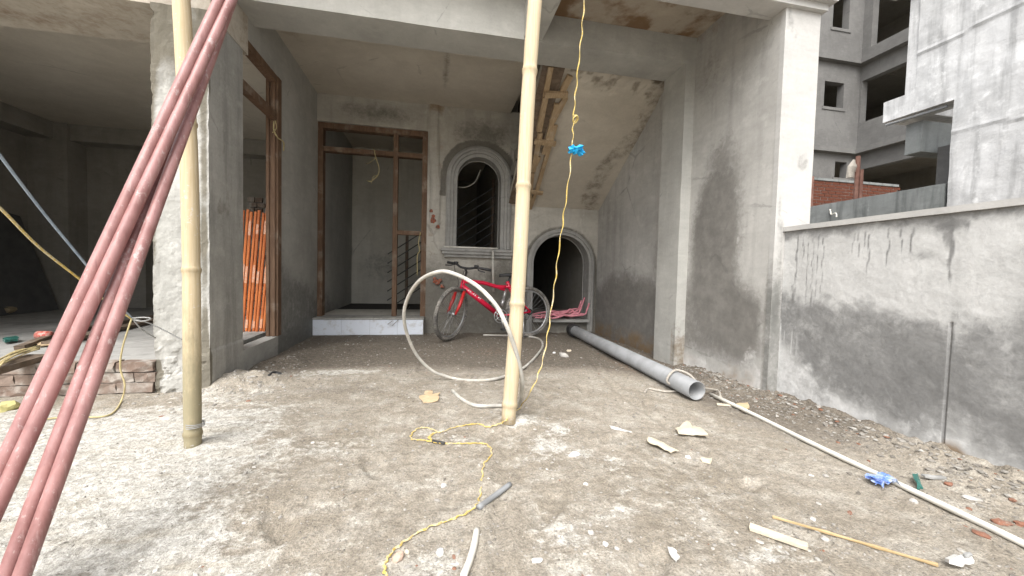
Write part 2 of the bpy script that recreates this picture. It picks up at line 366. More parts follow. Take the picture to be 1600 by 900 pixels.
def bamboo_m(name, base, dark, grime):
    k = NT(name, .72, 0, .2); fi = k.noise(3, 6, .6, k.obj, .4, (40, 40, 1.1)); bl = k.noise(2.5, 5, .6, k.obj, 0, (3, 3, 1.3)); a = k.attr(); sp = k.noise(26, 5, .7, k.obj, 0, (1, 1, .35))
    c = k.mix(k.step(fi, .3, .75), base, dark); c = k.mix(k.math('MULTIPLY', k.step(bl, .5, .8), .35), c, tuple(x*1.15 for x in base))
    c = k.mix(k.math('MULTIPLY', k.step(k.math('ADD', k.math('MULTIPLY', a[0], .55), k.math('MULTIPLY', sp, .6)), .48, .78), .85), c, grime)
    sp2 = k.noise(60, 4, .7, k.obj); c = k.mix(k.math('MULTIPLY', k.step(k.math('ADD', sp2, k.math('MULTIPLY', bl, .7)), .98, 1.08), .7), c, (.55, .53, .49)); dk = k.noise(1, 5, .7, k.obj, 0, (50, 50, 3)); c = k.mix(k.math('MULTIPLY', k.step(dk, .60, .75), .6), c, (.22, .16, .08))
    c = k.mix(a[1], c, (.16, .12, .06)); return k.out(c, k.bump(fi, .15, .003))
M['bamboo'] = bamboo_m('straw_bamboo', (.545, .46, .325), (.47, .375, .235), (.30, .25, .13))
M['bamboo2'] = bamboo_m('mouldy_bamboo', (.535, .445, .30), (.45, .355, .215), (.25, .225, .145))
M['drybam'] = simple('dry_bamboo', (.30, .24, .15), (.38, .31, .2), .7, 8)
M['stick'] = simple('split_bamboo_stick', (.44, .33, .18), (.34, .24, .12), .7, 10)

def ground_m():
    k = NT('yard_soil', .95, 0, .15); a = k.attr()
    n1 = k.noise(1.1, 6, .6); n2 = k.noise(6, 7, .68); n3 = k.noise(30, 6, .72); n4 = k.noise(140, 4, .7); n5 = k.noise(14, 6, .7, dist=.8); n6 = k.noise(1, 6, .65, dist=.4, mapping=(2.2, 11, 3))
    soil = k.mix(k.step(n1, .3, .7), (.255, .222, .175), (.335, .30, .248))
    soil = k.mix(k.step(n2, .42, .68), soil, (.40, .368, .315))
    soil = k.mix(k.math('MULTIPLY', k.step(n5, .55, .75), .45), soil, (.155, .127, .096))
    wet = k.step(k.math('ADD', a[1], k.math('MULTIPLY', k.math('SUBTRACT', n2, .5), .6)), .25, .8)
    soil = k.mix(wet, soil, k.mix(n3, (.12, .103, .083), (.185, .16, .13)))
    clay = k.step(k.math('ADD', a[2], k.math('MULTIPLY', k.math('SUBTRACT', n3, .5), 1.2)), .35, .9)
    soil = k.mix(k.math('MULTIPLY', clay, .7), soil, (.27, .145, .085))
    dn = k.math('ADD', k.math('MULTIPLY', k.math('SUBTRACT', n2, .5), 1.3), k.math('ADD', k.math('MULTIPLY', k.math('SUBTRACT', n3, .5), 1.2), k.math('ADD', k.math('MULTIPLY', k.math('SUBTRACT', n5, .5), .6), k.math('MULTIPLY', k.math('SUBTRACT', n6, .5), 1.3))))
    dm = k.step(k.math('ADD', a[0], dn), .32, .78)
    dust = k.mix(k.step(n3, .32, .68), (.41, .39, .345), (.56, .545, .505))
    dust = k.mix(k.math('MULTIPLY', k.step(n6, .45, .72), .6), dust, (.37, .325, .25))
    c = k.mix(k.math('MULTIPLY', dm, .93), soil, dust)
    v = k.vor(75); pc = k.mix(k.step(v[0], .12, .4), (.55, .55, .55), (.45, .45, .45))
    c = k.mix(.32, c, k.mix(k.step(n4, .25, .75), (0, 0, 0), (1, 1, 1)), 'OVERLAY'); c = k.mix(.2, c, k.mix(k.step(n3, .3, .7), (0, 0, 0), (1, 1, 1)), 'OVERLAY')
    c = k.mix(k.math('MULTIPLY', k.step(n3, .60, .75), .35), c, (.10, .085, .07))
    b = k.bump(n3, .9, .014); b = k.bump(n4, .8, .005, b); b = k.bump(k.math('SUBTRACT', 1, v[0]), .25, .006, b)
    return k.out(c, b)
M['soil'] = ground_m()
def gravel_m():
    k = NT('gravel_chips', .95, 0, .2); a = k.attr(); n = k.noise(90, 4, .6)
    c = k.mix(a[0], (.13, .115, .095), (.56, .54, .50)); c = k.mix(a[1], c, (.22, .105, .065)); c = k.mix(.2, c, k.mix(n, (0, 0, 0), (1, 1, 1)), 'OVERLAY'); return k.out(c)
M['gravel'] = gravel_m()

# ================================================================== GROUND
def blob(x, y, cx, cy, rx, ry, rot=0.0, hard=.0):
    c, s = math.cos(rot), math.sin(rot); dx, dy = x-cx, y-cy
    q = np.sqrt(((dx*c+dy*s)/rx)**2+((-dx*s+dy*c)/ry)**2); return 1-sst(hard, 1.0, q)
def gz(x, y):
    x = np.asarray(x, float); y = np.asarray(y, float)
    z = .030*(fbm(x*1.6, y*1.6, 3, 3)-.5) + .014*(fbm(x*9, y*9, 5, 4)-.5) + .007*(fbm(x*34, y*34, 8, 3)-.5)
    near = sst(.5, 1.2, y)*(1-sst(6, 9, y))*(1-sst(3, 5, abs(x)))
    z = z*(.35+.65*near)
    r = fbm(x*14, y*14, 21, 3)
    z = z + blob(x, y, -1.36, 3.13, .42, .34)*.075*(.5+r) + blob(x, y, -1.32, 3.75, .26, .5)*.06*(.4+r)
    z = z + (1-sst(0, .30, 2.38-x))*sst(.3, .8, y)*(1-sst(3.0, 3.6, y))*.07*(.35+r)*(x < 2.6)
    z = z + blob(x, y, .45, 2.14, .26, .15)*.038*(.5+r) + blob(x, y, -1.05, 2.06, .16, .12)*.015
    z = z + blob(x, y, 0, 5.35, 2.2, .28)*.02*r
    for (fx, fy, fa) in ((.15, 1.45, .5), (.42, 1.32, .9), (.95, 1.85, .4), (.75, 2.5, 1.2), (-.25, 1.75, 1.9), (-.5, 1.4, 2.1), (1.25, 1.35, .2), (.25, 2.9, 1.4), (-.1, 3.4, 1.6), (1.4, 2.3, 1.1), (-.7, 1.85, 1.2), (.62, 1.0, .6), (1.1, 2.7, 1.3)):
        q = blob(x, y, fx, fy, .15, .055, fa, .55); e = blob(x, y, fx, fy, .19, .085, fa, .45)
        z = z - .013*q + .006*(e-q)*(e > 0)
    for (a0, b0, cc) in ((.32, .25, .02), (1.25, .12, -.03)):
        l = x-(a0+b0*(y-1.5)+.05*np.sin(y*2.3+cc*50)); z = z - .009*np.exp(-(l/.03)**2)*sst(.7, 1.0, y)*sst(4.2, 3.2, y) + .004*np.exp(-((np.abs(l)-.05)/.02)**2)*sst(.7, 1.0, y)*sst(4.2, 3.2, y)
    return z
def gmask(x, y):
    n = fbm(x*1.3, y*1.3, 31, 4); n2 = fbm(x*5, y*5, 37, 4)
    edge = -.30 + .34*(y-1.1)*(-1) + .35*(n-.5)*2
    d = sst(.30, -.55, x-edge)*(1-sst(2.35, 2.95, y+.22*(n-.5)))*1.05
    d = d*(.62+.7*n2)
    d = np.maximum(d, blob(x, y, -.75, 3.40, .62, .22, .1)*.8)
    d = np.maximum(d, blob(x, y, -1.25, 2.75, .7, .35)*.62)
    d = np.maximum(d, blob(x, y, .47, 2.12, .20, .13)*1.15)
    d = np.maximum(d, blob(x, y, .68, 2.0, .14, .16)*.9); d = np.maximum(d, blob(x, y, .70, 1.72, .12, .10)*.75)
    d = np.maximum(d, blob(x, y, .5, 1.12, .22, .12)*.55); d = np.maximum(d, blob(x, y, 1.05, .98, .28, .10)*.75); d = np.maximum(d, blob(x, y, .02, 1.12, .2, .14)*.65)
    d = np.maximum(d, blob(x, y, .1, 1.95, .35, .22)*.42); d = np.maximum(d, blob(x, y, .95, 1.3, .5, .2)*.33)
    d = np.maximum(d, (.2+.6*sst(.42, .7, n2)*sst(.35, .6, n))*sst(2.6, 1.9, y)*sst(1.5, .4, x))
    d = d*(1-.85*blob(x, y, -.75, 2.72, .75, .16, -.05))
    wet = sst(2.7, 3.7, y)*.85*(1-.7*blob(x, y, -.7, 3.3, .9, .5)) + sst(1.3, 2.1, x)*sst(1.0, 1.9, y)*.65 + blob(x, y, -.6, 2.85, .9, .25)*.35
    wet = wet*(.6+.8*n)
    clay = blob(x, y, .6, 4.1, .8, .8)*.45 + blob(x, y, 1.75, 3.4, .28, 1.2)*.5 + blob(x, y, 1.9, 1.05, .4, .5)*.35
    far = 1-sst(6, 9, abs(x)+abs(y)*.3)
    return d*far + .3*(1-far), np.clip(wet, 0, 1)*far, clay*far
def grow(a, s, lim):
    o = [];
    while a < lim: s *= 1.35; a += s; o.append(a)
    return np.array(o)
gx = np.concatenate([-grow(2.9, .02, 120)[::-1], np.linspace(-2.9, 2.46, 420), grow(2.46, .02, 120)])
gy = np.concatenate([-grow(-.72, .02, 120)[::-1], np.linspace(.72, 5.45, 380), grow(5.45, .02, 120)])
gxx, gyy = np.meshgrid(gx, gy, indexing='ij'); gzz = gz(gxx, gyy)
ii = np.arange(gxx.size).reshape(gxx.shape); gf = np.stack([ii[:-1, :-1], ii[1:, :-1], ii[1:, 1:], ii[:-1, 1:]], -1).reshape(-1, 4)
ground = mk('ground', np.stack([gxx, gyy, gzz], -1).reshape(-1, 3), gf, M['soil'], None, True, np.stack(gmask(gxx, gyy), -1).reshape(-1, 3), loc=(0, 0, 0))
tag(ground, kind='structure')
def on(px, py, lift=0.0):
    """ground point on a line of sight, with the yard's own relief"""
    p = G(px, py)
    for _ in range(3): p = G(px, py, float(gz(p[0], p[1])))
    return np.array([p[0], p[1], p[2]+lift])

# ================================================================== HOUSE
XL, XR, YB, ZC = -1.475, 2.32, 5.35, 3.03
house = thing('unfinished_house', 'unfinished grey plastered house with open porch, timber door frame and arched window', 'house', (0, 3, 0))
# --- pillar at the porch corner
def pill_mask(P):
    x, y, z = P.T; n = fbm(z*4, (x+y)*9, 41, 4); front = (y < 2.98)
    edge = np.maximum(sst(.06, 0, x+1.80)*.6, sst(.035, .012, abs(-1.505-x))*.8)*front
    top = sst(1.75, 2.35, z)*.75*front
    low = sst(.45, .1, z)*.8*(n > .42)
    stre = sst(.5, .7, fbm(x*30, z*1.3, 44, 3))*sst(.8, 2.6, z)*.45
    return (np.where(front, 0, .12*n)+sst(.3, .05, z)*.15, np.where(front, .25, .12)*(1-top), edge*n*2.0+top*1.25*(.5+n)+low*front+stre*front*1.5+.5*sst(.62, .8, n))
def pill_rough(P):
    x, y, z = P.T; o = np.zeros_like(P); n = fbm(z*13, x*17, 51, 4)
    bite = sst(.55, .8, fbm(z*9, z*0, 53, 3))*.02+.006*(fbm(z*40, z*0, 57, 2)-.5)
    le = (x < -1.795); o[:, 0] += np.where(le, bite, 0)
    fr = (y < 2.955); o[:, 1] += np.where(fr, .02*(n-.5)+.008*(fbm(z*3, x*30, 52, 3)-.5), 0)
    sp = sst(.42, .12, z)*sst(.45, .6, fbm(z*14, x*14, 59, 3)); o[:, 1] += np.where(fr, sp*.022, 0); o[:, 0] -= np.where((x > -1.48), sp*.012, 0)
    return o
slab('pillar', (-1.80, XL), (2.95, 3.42), (-.03, 2.51), .018, M['column'], house, pill_mask, .001, 8, pill_rough)
# --- wall beside the doorway opening (faces the porch)
def side_mask(u, v):
    n = fbm(u*2.2, v*2.2, 61, 4); low = sst(1.05, .55, v+.45*(n-.5)+.25*(u-4.6))*.7
    return (low*(u > 4.1)+.35*sst(.3, 0, v), .05+0*u, sst(2.5, 3.0, v)*.25+sst(5.0, 5.35, u)*.15+sst(.3, .05, v)*.2)
panel('side_wall', (XL, 0, 0), (0, 1, 0), (0, 0, 1), lines(3.42, 8.5, .04, (4.18,)), lines(-.03, 3.05, .04, (.18, 2.63)), .11, M['side'], house,
      keep=lambda u, v: ~((u < 4.18) & (v > .18) & (v < 2.63)), mask=side_mask, disp=lambda u, v: .004*(fbm(u*3, v*3, 63, 3)-.5))
# --- back wall with door, arched window and arched niche
WX, WR, WZ, WS = .578, .30, 2.10, 1.165         # window centre, radius, spring height, sill height
NX, NR, NZ, NS = 1.775, .415, .985, .19         # niche
DX0, DX1, DZ0, DZ1 = XL, -.115, .20, 2.69
def in_arch(u, v, cx, r, cz, s): return (((u-cx)**2+(v-cz)**2 < r*r) & (v >= cz)) | ((abs(u-cx) < r) & (v < cz) & (v > s))
def back_mask(u, v):
    n = fbm(u*2.6, v*2.6, 71, 4); n2 = fbm(u*9, v*9, 73, 3)
    ring = np.hypot(u-WX, np.maximum(v-WZ, 0)); ringm = sst(.43, .46, ring)*sst(.55, .51, ring+.03*(n2-.5))*(v > WZ-.25)*1.6
    r2 = np.hypot(u-NX, np.maximum(v-NZ, 0)); ringm = np.maximum(ringm, sst(.48, .50, r2)*sst(.56, .52, r2)*(v > NZ-.3)*.8)
    wet = sst(1.35, .6, v+.5*(n-.5))*.9 + ringm + sst(.75, 1.0, u)*sst(1.1, .9, abs(u-.98)+.7)*.2
    wet = np.maximum(wet, blob(u, v, .62, 2.70, .75, .34)*1.0*(.4+n)); wet = np.maximum(wet, blob(u, v, -.75, 2.86, .9, .20)*.8*(.4+n)); wet = np.maximum(wet, blob(u, v, 1.12, 1.9, .22, 1.1)*.55)
    ch = sst(.13, .06, abs(u-.0+.02*np.sin(v*5)))*(v > 1.3)
    brown = blob(u, v, .25, 2.6, .3, .6)*.35+sst(2.8, 3.05, v)*.35+ch*n2*.55+blob(u, v, -.05, 1.15, .2, .5)*.4
    return np.clip(wet-.5*ch, 0, 1), ch*.30+blob(u, v, 1.75, 1.6, .5, .2)*.2+blob(u, v, .3, 2.75, .35, .15)*.2, brown
def back_disp(u, v):
    c = -.02+.018*np.sin(v*4.3)+.03*sst(2.5, 3.0, v)*-1
    ch = sst(.085, .045, abs(u-c))*sst(1.35, 1.5, v); return ch*(.028+.008*fbm(u*20, v*14, 81, 3)) + .004*(fbm(u*4, v*4, 83, 3)-.5)
panel('back_wall', (0, YB, 0), (1, 0, 0), (0, 0, 1), lines(XL, XR, .022, (DX1,)), lines(-.03, 3.05, .022, (DZ0, DZ1)), .17, M['back'], house,
      keep=lambda u, v: ~(((u < DX1) & (v > DZ0) & (v < DZ1)) | in_arch(u, v, WX, WR+.03, WZ, WS) | in_arch(u, v, NX, NR+.03, NZ, NS)), mask=back_mask, disp=back_disp)
# --- right side: wall, pilaster
def right_mask(P):
    x, y, z = P.T; n = fbm(y*2.5, z*2.5, 91, 4); n2 = fbm(y*8, z*8, 93, 4)
    back = y > 3.45
    wb = sst(1.05, .60, z+.35*(n-.5)+.05*(y-4))*1.0 + blob(y, z, 3.75, 1.15, .25, .5)*.3
    wf = blob(y, z, 2.88, 1.25, .40, 1.15, 0, .1)*1.25 + blob(y, z, 3.08, 1.15, .3, .7)*.8 + blob(y, z, 3.1, 2.6, .5, .6)*.35 + sst(.95, .6, z+.3*(n-.5))*sst(.05, .3, z)*.75*sst(2.3, 2.5, y) + blob(y, z, 2.6, .55, .35, .5)*.5  # the upper blob paints shade by the pilaster; the others are damp
    wf = np.maximum(wf, blob(y, z, 2.33, .62, .12, .5)*.8)
    front = y < 2.362
    wf = np.where(front, blob(x, z, 2.35, .62, .12, .55)*1.0+.5*sst(.62, .75, fbm(x*14, z*3, 98, 4)), wf)
    wh = np.where(back, sst(.15, 0, z)*.1, sst(.50, .05, z+.45*(n-.5)+.15*(n2-.5))*.62+blob(y, z, 2.66, 1.15, .06, .08)*.5) + np.where(front, .1, 0)
    wh = np.where(front, wh*.15, wh); wf = np.where(front, np.maximum(wf, sst(1.0, .35, z+.4*(n-.5))*(.45+.5*n2)), wf)
    br = sst(.35, .02, z)*n2*.85+sst(2.75, 3.05, z)*.5*(y > 2.5)+np.where(back, sst(.7, .1, z)*.25, 0)+sst(.06, 0, abs(y-3.27))*n2*.3*(z < 1.8)  # upper brown term paints the shadow under the ceiling
    return np.where(back, wb, wf), wh, br
right = slab('side_wall', (XR, 2.60), (2.33, 5.52), (-.03, 3.286), .03, M['wall'], house, right_mask, .003, 3)
def pil_mask(P):
    x, y, z = P.T; n = fbm(y*6, z*5, 95, 3); low = sst(.75, .2, z+.6*(n-.5))
    return low*.5*(y < 3.3), .18+0*x, low*.55*(y < 3.35)+sst(2.3, 2.8, z)*.15
slab('pilaster', (2.22, 2.335), (3.27, 3.62), (-.03, 2.80), .03, M['side'], house, pil_mask, .003, 5)
slab('column', (2.318, 2.603), (2.322, 2.36), (-.03, 2.70), .03, M['white'], house, right_mask, .0012, 4)
# --- beams and slabs
def beam_mask(P):
    x, y, z = P.T; n = fbm(x*2, z*6+y*4, 101, 4)
    return 0*x, sst(.5, .8, n)*.15, sst(.45, .75, n)*.22+blob(x, z, -.2, 3.05, 1.2, .12)*.5*n
slab('beam', (XL-.01, XR+.01), (3.27, 3.62), (2.80, 3.29), .05, M['side'], house, beam_mask, .003, 2.5)
slab('beam', (-5.6, -1.47), (2.97, 3.5), (2.51, 3.29), .07, M['ceil'], house, lambda P: (.25*fbm(P[:, 0]*2, P[:, 1]*4, 103, 4), 0*P[:, 0], .30+.35*fbm(P[:, 0]*1.5, P[:, 1]*6, 104, 4)), .003, 2)  # brown mask imitates the dimmer light under this beam
slab('beam', (.70, .86), (2.44, 3.275), (2.815, 3.29), .05, M['side'], house, beam_mask, .002, 4)
def ceil_mask(P):
    x, y, z = P.T; n = fbm(x*2.2, y*2.2, 111, 4); seam = sst(.03, .008, abs(x-.1-.01*np.sin(y*4)))*.55
    return seam*.9, sst(.55, .8, n)*.18, sst(.55, .8, n)*.3+sst(.25, 0, XR-x)*.3+blob(x, y, .3, 5.3, .8, .18)*.35*n+blob(x, y, -1.3, 3.9, .4, .4)*.3
slab('ceiling', (-5.6, -1.62), (3.50, 6.65), (2.70, 3.02), .06, M['ceil'], house, ceil_mask, .002, 1.5)
slab('ceiling', (-5.6, .984), (3.49, 9.59), (ZC, 3.285), .06, M['ceil'], house, ceil_mask, .002, 1.5)
slab('ceiling', (-5.6, 2.6), (2.97, 9.72), (3.291, 3.42), .25, M['ceil'], house, ceil_mask, .002, 1.5)
slab('balcony_slab', (.70, 2.6), (2.32, 2.968), (3.291, 3.42), .25, M['ceil'], house, None, .002, 1.5)
slab('edge_beam', (-2.0, .699), (2.14, 2.44), (3.291, 3.55), .1, M['side'], house, beam_mask, .002, 2)
slab('beam', (-2.0, -1.75), (2.441, 2.969), (3.291, 3.55), .1, M['side'], house, beam_mask, .002, 2)
def rust_mask(P):
    x, y, z = P.T; n = fbm(x*3.5, y*3.5, 121, 5); n2 = fbm(x*9, y*9, 123, 4)
    return sst(.5, .7, n2)*.35, sst(.55, .8, n)*.15, sst(.40, .7, n)*.75+sst(.25, .0, 3.27-y)*n2*.8
slab('balcony_slab', (.862, XR+.0), (2.47, 3.268), (ZC+.004, 3.285), .035, M['rust'], house, rust_mask, .004, 8)
# moulded front edge over the end column
co = MB()
for (z0, z1, yo, xo) in ((2.70, 2.745, .035, .02), (2.745, 2.80, .075, .055), (2.80, 2.83, .095, .075), (2.83, 3.29, .06, .04)):
    co.box(.86, 2.603+xo, 2.322-yo, 2.465+yo*.0, z0+.0005, z1)
co.build('cornice', M['white'], house)
# --- stair soffit over the niche
SA, SB = np.array([5.35, 1.78]), np.array([3.62, 2.88]); sdir = (SB-SA)/np.linalg.norm(SB-SA); snrm = np.array([-sdir[1], sdir[0]])  # (y,z)
if snrm[1] > 0: snrm = -snrm
def soff(x, t, off=0.0):
    p = SA+(SB-SA)*t+snrm*off; return np.array([x, p[0], p[1]])
us = lines(1.0, XR, .035); vs = lines(0, np.linalg.norm(SB-SA)+.35, .035)
def soff_mask(u, v):
    n = fbm(u*3, v*3, 131, 5); n2 = fbm(u*11, v*11, 133, 4); wetr = sst(.22, .03, abs(u-2.18+.12*np.sin(v*3)))*n2
    return wetr*.85+sst(.52, .7, n2)*sst(1.65, 1.95, v)*.7, sst(.5, .8, n)*.25, sst(.45, .75, n)*.32+wetr*.3+sst(.25, .05, v)*.4*n2
panel('stair_soffit', (0, SA[0], SA[1]), (1, 0, 0), (0, sdir[0], sdir[1]), us, vs, .16, M['ceil'], house, mask=soff_mask,
      disp=lambda u, v: .006*(fbm(u*6, v*6, 135, 4)-.5)-.02*sst(1.72, 1.8, v)*fbm(u*13, v*13, 137, 3))
# steps on top of that flight (seen only through the gap beside it)
st = MB()
for i in range(8):
    p = SA+(SB-SA)*(i+.2)/8; st.box(1.004, XR-.004, p[0]-.27, p[0]+.02, p[1]+.36, p[1]+.5)
st.build('stair_step', M['dark'], house)
# forgotten shuttering: loose boards still nailed under the flight
fw = thing('shuttering_boards', 'weathered formwork boards still nailed under the sloping stair soffit', 'formwork', soff(1.2, .5))
def sof_hit(px, py, off):
    d = ray(px, py); n = np.array([0, snrm[0], snrm[1]]); p0 = soff(0, 0, off); return EYE+d*((n@(p0-EYE))/(n@d))
for (a, b, wd, tk, off) in (((861, 104), (852, 150), .055, .03, .03), ((891, 118), (879, 142), .06, .03, .03), ((851, 148), (887, 148), .06, .035, .062), ((852, 152), (842, 205), .06, .03, .03),
                            ((884, 152), (862, 190), .06, .03, .03), ((870, 162), (849, 240), .05, .03, .03), ((868, 196), (838, 300), .05, .03, .034), ((844, 208), (833, 268), .06, .03, .03),
                            ((835, 221), (868, 225), .055, .035, .062), ((842, 245), (836, 258), .055, .03, .03), ((806, 297), (848, 302), .05, .03, .062), ((838, 298), (828, 326), .05, .03, .03), ((832, 270), (826, 326), .055, .03, .03)):
    MB().beam(sof_hit(*a, off), sof_hit(*b, off), wd, tk, (0, snrm[0], snrm[1]), .002).build('board', M['form'], fw)
MB().beam(soff(1.09, .02, .006), soff(1.09, .98, .006), .22, .010, (0, snrm[0], snrm[1])).build('backing_board', M['plank'], fw)
# --- rooms behind
slab('room_wall', (-.30, -.18), (7.621, 9.6), (0, 3.285), .2, M['dark'], house)  # stairwell added behind, in darker plaster, so the window view stays dim
slab('room_wall', (-.30, 2.6), (9.6, 9.72), (0, 3.285), .3, M['dark'], house)  # wall of the added stairwell
slab('room_floor', (-.18, .984), (7.502, 9.6), (.05, .2), .2, M['pit'], house)  # floor of the added stairwell
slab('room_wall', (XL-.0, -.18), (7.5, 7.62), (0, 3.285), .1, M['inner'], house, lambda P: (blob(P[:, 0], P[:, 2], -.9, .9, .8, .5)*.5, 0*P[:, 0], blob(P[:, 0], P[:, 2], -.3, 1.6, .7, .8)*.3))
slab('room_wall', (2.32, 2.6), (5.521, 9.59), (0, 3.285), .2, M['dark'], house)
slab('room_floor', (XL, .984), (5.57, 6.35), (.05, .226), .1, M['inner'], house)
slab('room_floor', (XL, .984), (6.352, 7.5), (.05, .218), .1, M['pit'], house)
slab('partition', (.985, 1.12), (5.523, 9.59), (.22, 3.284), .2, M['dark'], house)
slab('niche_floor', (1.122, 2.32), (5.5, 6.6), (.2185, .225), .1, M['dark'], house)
# living room on the other side
slab('floor', (-5.5, -1.626), (3.05, 6.7), (.05, .2), .045, M['mould'], house, lambda P: (sst(.45, .7, fbm(P[:, 0]*2, P[:, 1]*2, 141, 4))*.5, .05+0*P[:, 0], sst(.5, .75, fbm(P[:, 0]*4, P[:, 1]*4, 143, 4))*.4), .006, 6)
def lr_keep(u, v): return ~((u > -4.15) & (u < -2.9) & (v < 2.48) & (v > .2))
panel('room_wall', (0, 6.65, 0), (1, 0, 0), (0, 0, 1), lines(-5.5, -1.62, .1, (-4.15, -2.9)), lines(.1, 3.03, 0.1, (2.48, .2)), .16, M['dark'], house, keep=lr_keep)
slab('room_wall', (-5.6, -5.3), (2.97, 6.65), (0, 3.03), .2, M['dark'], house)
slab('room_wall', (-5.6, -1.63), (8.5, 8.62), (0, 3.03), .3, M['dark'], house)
slab('added_front_wall', (-5.6, -3.9), (3.0, 3.14), (-.03, 2.51), .1, M['wall'], house)  # unseen wall added to keep light out of the living room
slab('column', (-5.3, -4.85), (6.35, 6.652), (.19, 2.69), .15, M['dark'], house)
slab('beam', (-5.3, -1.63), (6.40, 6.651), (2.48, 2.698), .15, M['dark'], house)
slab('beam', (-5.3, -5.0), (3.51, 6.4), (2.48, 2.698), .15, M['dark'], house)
# --- mouldings
def arch_path(cx, cz, r, zbot, n=28):
    P = [(cx-r, zbot)]+[(cx+r*math.cos(t), cz+r*math.sin(t)) for t in np.linspace(math.pi, 0, n)]+[(cx+r, zbot)]
    return P
def moulding(name, cx, cz, zbot, prof, parent, mat):
    """profile = (radius, stand-off from the wall) stations, swept round the arch"""
    mb = MB(); L = [arch_path(cx, cz, r, zbot) for r, _ in prof]; n = len(L[0]); k = len(prof)
    V = [(L[j][i][0], YB-prof[j][1], L[j][i][1]) for i in range(n) for j in range(k)]
    Fc = [(i*k+j, i*k+j+1, (i+1)*k+j+1, (i+1)*k+j) for i in range(n-1) for j in range(k-1)]
    mb.add(V, Fc); mb.f += [tuple(range(k)), tuple((n-1)*k+j for j in range(k))[::-1]]
    o = mb.build(name, mat, parent); return o
win = MB().box(WX-.44, WX+.44, YB-.03, YB-.005, WS-.012, WS+.004).build('arched_window', M['mould'], house)
moulding('arch_frame', WX, WZ, WS, [(WR+.145, -.01), (WR+.145, .028), (WR+.115, .05), (WR+.09, .05), (WR+.085, .03), (WR+.05, .03), (WR+.045, .012), (WR, .012), (WR, -.17), (WR-.012, -.17)], win, M['mould'])
sill = MB()
for (z0, z1, xo, yo) in ((WS-.045, WS-.012, .50, .115), (WS-.085, WS-.045, .485, .095), (WS-.125, WS-.085, .455, .06)): sill.box(WX-xo, WX+xo, YB-yo, YB+.005, z0+.0006, z1)
sill.build('sill', M['mould'], win)
ni = MB().box(NX-NR, NX+NR, YB-.10, YB+.15, .165, .205).build('arched_niche', M['mould'], house)
moulding('arch_frame', NX, NZ, .02, [(NR+.085, -.01), (NR+.085, .025), (NR+.06, .045), (NR+.04, .045), (NR+.035, .022), (NR, .022), (NR, -.19), (NR-.012, -.19)], ni, M['mould'])
# --- door frame (one side opening and back doorway)
def jamb(a, b, wd, tk, up, par, nm='jamb'):
    return MB().beam(a, b, wd, tk, up).build(nm, M['frame'], par)
yd = 5.44
dr = jamb((-1.472+.03, yd, .222), (-1.472+.03, yd, 2.69), .06, .12, (0, 1, 0), house, 'door_frame')
jamb((DX1-.035, yd, .222), (DX1-.035, yd, 2.69), .07, .12, (0, 1, 0), dr)
jamb((-.525, yd, .222), (-.525, yd, 2.63), .06, .11, (0, 1, 0), dr, 'mullion')
jamb((-1.41, yd, 2.655), (DX1-.07, yd, 2.655), .11, .07, (0, 0, 1), dr, 'head')
jamb((-1.41, yd, 2.365), (-.556, yd, 2.365), .10, .06, (0, 0, 1), dr, 'transom'); jamb((-.494, yd, 2.365), (DX1-.07, yd, 2.365), .10, .06, (0, 0, 1), dr, 'transom')
jamb((-.494, yd, 1.345), (DX1-.07, yd, 1.345), .09, .055, (0, 0, 1), dr, 'rail')
xs = XL-.07
of = jamb((XL-.045, 4.135, .185), (XL-.045, 4.135, 2.63), .105, .085, (0, 1, 0), house, 'opening_frame')
MB().beam((XL-.03, 4.085, .185), (XL-.03, 4.085, 2.57), .03, .018, (0, 1, 0)).build('bead', M['frame'], of)
MB().beam((XL-.078, 4.088, .185), (XL-.078, 4.088, 2.57), .02, .012, (0, 1, 0)).build('bead', M['frame'], of)
jamb((XL-.035, 3.425, 2.60), (XL-.035, 4.09, 2.60), .075, .06, (0, 0, 1), of, 'head'); jamb((XL-.03, 3.425, 2.25), (XL-.03, 4.09, 2.25), .06, .05, (0, 0, 1), of, 'transom')
MB().beam((XL-.012, 3.43, 2.285), (XL-.012, 4.085, 2.285), .02, .02, (0, 0, 1)).build('bead', M['frame'], of)
MB().beam((XL-.085, 3.43, 2.61), (XL-.085, 4.085, 2.61), .02, .03, (0, 0, 1)).build('bead', M['frame'], of)
# --- tiled door step
ds = slab('doorstep', (XL-.02, -.13), (5.205, 5.56), (-.03, .212), .05, M['mortar'], house)
for i in range(4):
    x0 = XL+.004+i*.337; MB().box(x0, x0+.3345-(.012 if i == 3 else 0), 5.193, 5.2035, .012+.002*(i % 2), .205).build('tile', M['tile'], ds)
slab('step_slab', (XL+.002, -.128), (5.185, 5.56), (.2125, .229), .04, M['column'], ds, lambda P: (.5*fbm(P[:, 0]*5, P[:, 1]*5, 151, 3), .1+0*P[:, 0], .2+0*P[:, 0]), .002, 9)
